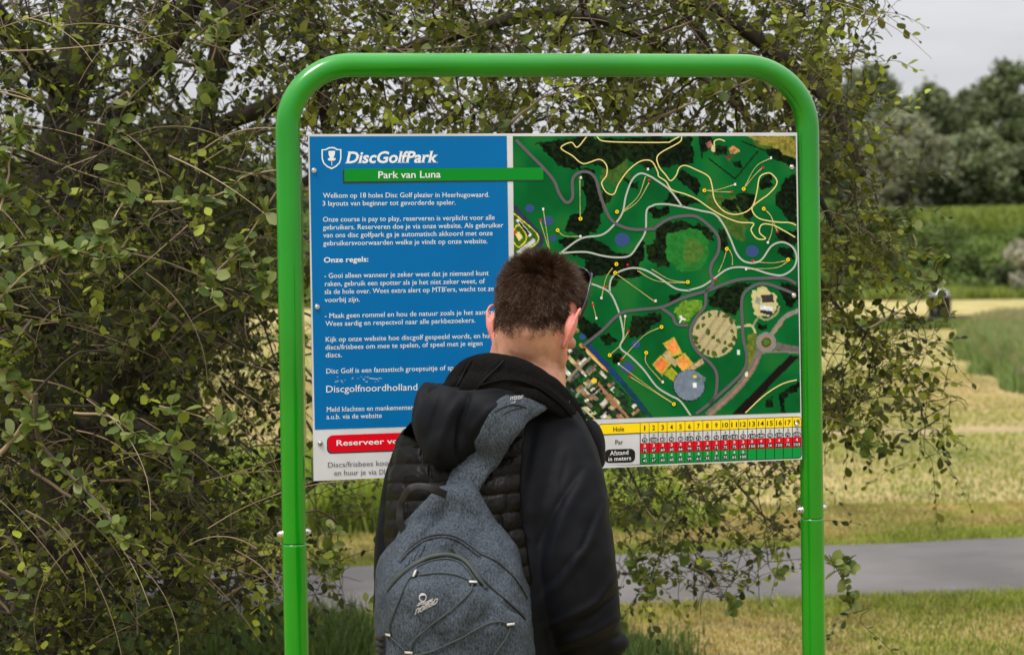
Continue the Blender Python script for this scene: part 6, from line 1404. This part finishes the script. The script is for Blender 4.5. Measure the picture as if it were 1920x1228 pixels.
# elastic cord
for pl in ([(780, 1076), (765, 1090), (745, 1135), (733, 1170), (733, 1188)], [(786, 1079), (820, 1075), (850, 1077), (873, 1085), (884, 1092)], [(885, 1096), (880, 1112), (850, 1140), (800, 1178), (776, 1200), (770, 1222)], [(736, 1194), (750, 1208), (762, 1222)], [(772, 1226), (800, 1224), (850, 1202), (900, 1175), (930, 1165), (952, 1168)], [(956, 1174), (948, 1195), (925, 1228), (910, 1250)]):
    cord('elastic_cord', pl, .0015, CORDM, bag, PB, .003, 8)
for (x, y, a_) in ((779.5, 1077, 75), (886, 1093, 8), (731, 1189, 0), (956, 1170, -3), (768, 1222, 0)):
    c0, n_ = drape(x, y, .004, PB); rt = Matrix.Rotation(math.radians(-a_), 3, Vector(n_)); tx = np.cross([0, 0, 1.0], -n_); tx /= np.linalg.norm(tx); tx = np.array(rt @ Vector(tx)); tz = np.cross(n_, tx)
    def chip(nm, hx, hz, hy, off, m, par, sh=0):
        vs = [c0 - BAGL + tx * (hx * i + sh) + tz * hz * j + n_ * (off + hy * k_) for i in (-1, 1) for j in (-1, 1) for k_ in (0, 1)]
        return obj(nm, mesh_np(nm, vs, np.array([(0, 1, 3, 2), (4, 6, 7, 5), (0, 4, 5, 1), (2, 3, 7, 6), (0, 2, 6, 4), (1, 5, 7, 3)])), m, par)
    chip('cord_loop', .0065, .0058, .004, -.004, BLK, bag); chip('reflective_tag', .0082, .0024, .0012, .0002, TAG, bag)
# logo, stitched
def draped_polys(nm, polys, m, bv, lift, par):
    V, F, F3 = [], [], []
    for q in polys:
        i0 = len(V)
        for x, y in q: V.append(drape(x, y, lift, bv)[0])
        (F if len(q) == 4 else F3).append(list(range(i0, i0 + len(q))))
    return obj(nm, mesh_np(nm, np.array(V) - np.array(par.location), [np.array(F).reshape(-1, 4), np.array(F3).reshape(-1, 3)]), m, par)
def strokes(pls, wd):
    out = []
    for pl in pls:
        pl = [np.array(p, float) for p in pl]
        for p0, p1 in zip(pl[:-1], pl[1:]):
            t_ = p1 - p0; t_ = t_ / (np.hypot(*t_) + 1e-9); n_ = np.array([-t_[1], t_[0]]) * wd / 2; e_ = t_ * wd * .3
            out.append([tuple(p0 - e_ + n_), tuple(p0 - e_ - n_), tuple(p1 + e_ - n_), tuple(p1 + e_ + n_)])
    return out
# letters drawn on a baseline rising to the right
LO, LD, LU = np.array([779.5, 1150.5]), np.array([.875, -.46]), np.array([.30, -.95])   # origin, advance, up
def lp_(x, y): return tuple(LO + LD * x * 1.08 + LU * y * 1.25)
def A(*pts): return [lp_(*p) for p in pts]
lts = [A((0, 0), (0, 8)), A((0, 6.4), (1.2, 8), (4, 8), (5.4, 6.6), (5.4, 0)),                       # n
       A((9.6, 0), (8, 1.6), (8, 6.4), (9.6, 8), (12, 8), (13.6, 6.4), (13.6, 1.6), (12, 0), (9.6, 0)),   # o
       A((16.4, 0), (16.4, 8)), A((16.4, 6.4), (17.6, 8), (19, 8), (20.2, 6.8), (20.2, 0)), A((20.2, 6.6), (21.4, 8), (23, 8), (24, 6.8), (24, 0)),  # m
       A((27, 8), (30.5, 8), (32, 6.6), (32, 0)), A((32, 4.6), (28, 4.6), (26.8, 3.4), (26.8, 1.4), (28, 0), (32, 0)),     # a
       A((35, 0), (35, 8), (39, 8), (41.2, 6), (41.2, 2), (39, 0), (35, 0))]                                       # d
draped_polys('logo_lettering', strokes(lts, 1.35), LOGO, PB, .0022, bag)
hd = [(793 + 6.3 * math.cos(6.2832 * k / 14), 1119.5 + 7.2 * math.sin(6.2832 * k / 14)) for k in range(15)]
em = strokes([hd], 1.5) + strokes([[(787.5, 1118), (791, 1113.5), (796, 1113.5), (799, 1117)], [(788, 1116), (798, 1114.5)], [(785, 1131), (790, 1128.5), (800, 1128), (808, 1124)], [(783, 1134.5), (790, 1131.5), (801, 1131), (812, 1122)]], 1.5)
draped_polys('logo_emblem', em, LOGO, PB, .0022, bag)
# side pocket and lower buckle
pillow('side_pocket', [(712, 1050), (735, 1036), (748, 1045), (738, 1075), (722, 1110), (708, 1125), (704, 1090)], (724, 1080), 4.03, .03, DG, bag, ex=2.2, rings=10, nz_=.002)
pillow('side_wing', [(752, 1004), (775, 1000), (790, 985), (770, 1030), (742, 1062), (722, 1110), (708, 1150), (702, 1100), (710, 1050), (730, 1020)], (740, 1060), 4.02, .045, HE, bag, ex=2.2, rings=12, nz_=.003)
for y in (1196, 1208, 1220): 
    c0 = P(716, y, 3.955); cord('buckle', [(711, y), (723, y - 1)], .0045, BLK, bag, PB, .004, 3)
# grab handle
def strap_np(nm, pts, nrm, wd, th, m, par, edge=True):
    pts = np.array(pts); nrm = np.array(nrm); wd = np.broadcast_to(wd, (len(pts),)); T_ = np.gradient(pts, axis=0); T_ /= np.linalg.norm(T_, axis=1)[:, None]; sd_ = np.cross(T_, nrm); sd_ /= np.linalg.norm(sd_, axis=1)[:, None]
    us = np.linspace(-1, 1, 13); rowsV = []
    for i in range(len(pts)):
        for u in us: rowsV.append(pts[i] + sd_[i] * wd[i] / 2 * u + nrm[i] * th * (1 - abs(u) ** 3.5))
        for u in us[::-1]: rowsV.append(pts[i] + sd_[i] * wd[i] / 2 * u - nrm[i] * th * .6)
    k_ = 26; V = np.array(rowsV); F = []
    for i in range(len(pts) - 1):
        for j in range(k_): F.append((i * k_ + j, i * k_ + (j + 1) % k_, (i + 1) * k_ + (j + 1) % k_, (i + 1) * k_ + j))
    me = mesh_np(nm, V, np.array(F), smooth=True); V2 = co_of(me); V2 = V2 + no_of(me) * (fnoise(V2, 45, 12) * .0012)[:, None]; put(me, V2)
    return finish(nm, me, m, par)
hp = [(842, 930), (815, 918), (785, 912), (765, 920), (752, 945), (750, 975), (758, 1000)]
hq = catmull([P(x, y, 3.93 if i in (1, 2, 3) else 3.965) for i, (x, y) in enumerate(hp)], 6); strap_np('grab_handle', hq, [np.array([-.25, -.9, .3])] * len(hq), .016, .0022, BLK, bag)
# shoulder strap from the bag top over the right shoulder
SB = Two(JB, HB, bvh_of(bpy.data.objects['quilted_back_panel']))
sp_ = [(846, 990), (852, 955), (864, 922), (886, 882), (912, 835), (938, 790), (962, 765), (992, 753), (1026, 750), (1062, 762)]
c_ = catmull(sp_, 8); pts, nr = [], []
for x, y in c_:
    q, n_ = drape(x, y, .010, SB); pts.append(q); nr.append(n_)
pts = np.array(pts); nr = np.array(nr)
pts = np.array(pts)
for _ in range(10): pts[1:-1] = (pts[1:-1] * 2 + pts[:-2] + pts[2:]) / 4; nr[1:-1] = (nr[1:-1] * 2 + nr[:-2] + nr[2:]) / 4
kk_ = np.clip((np.arange(len(pts)) / len(pts) - .55) / .35, 0, 1)[:, None]; nr = nr * .3 + (np.array([-.05, -.95, .25]) * (1 - kk_) + np.array([.12, -.72, .68]) * kk_) * .7; nr /= np.linalg.norm(nr, axis=1)[:, None]
strap_np('shoulder_strap', pts, nr, np.interp(np.linspace(0, 1, len(pts)), [0, .12, .45, .62, .72, .85, 1], [.056, .062, .074, .076, .062, .040, .018]), .007, HE, bag)
YB = bvh_of(bpy.data.objects['shoulder_strap'])
draped_polys('strap_lettering', strokes([[(957, 751), (957, 746), (961, 745), (961, 750)], [(964, 749), (964, 744.5), (968, 744), (968, 748.5), (964, 749)], [(971, 748), (971, 743.5), (975, 743), (975, 747.5), (971, 748)], [(978, 747), (978, 742.5), (982, 742)], [(958, 755.5), (964, 755), (965, 752)]], 1.1), LOGO, Two(YB, SB), .0015, bag)
cord('strap_seam', [(928, 772), (945, 763), (965, 759), (986, 764)], .0014, BLK, bag, Two(YB, SB), .001, 6)
cord('strap_fold', [(946, 775), (962, 768), (980, 764)], .0012, BLK, bag, Two(YB, SB), .0005, 6)
#@@END
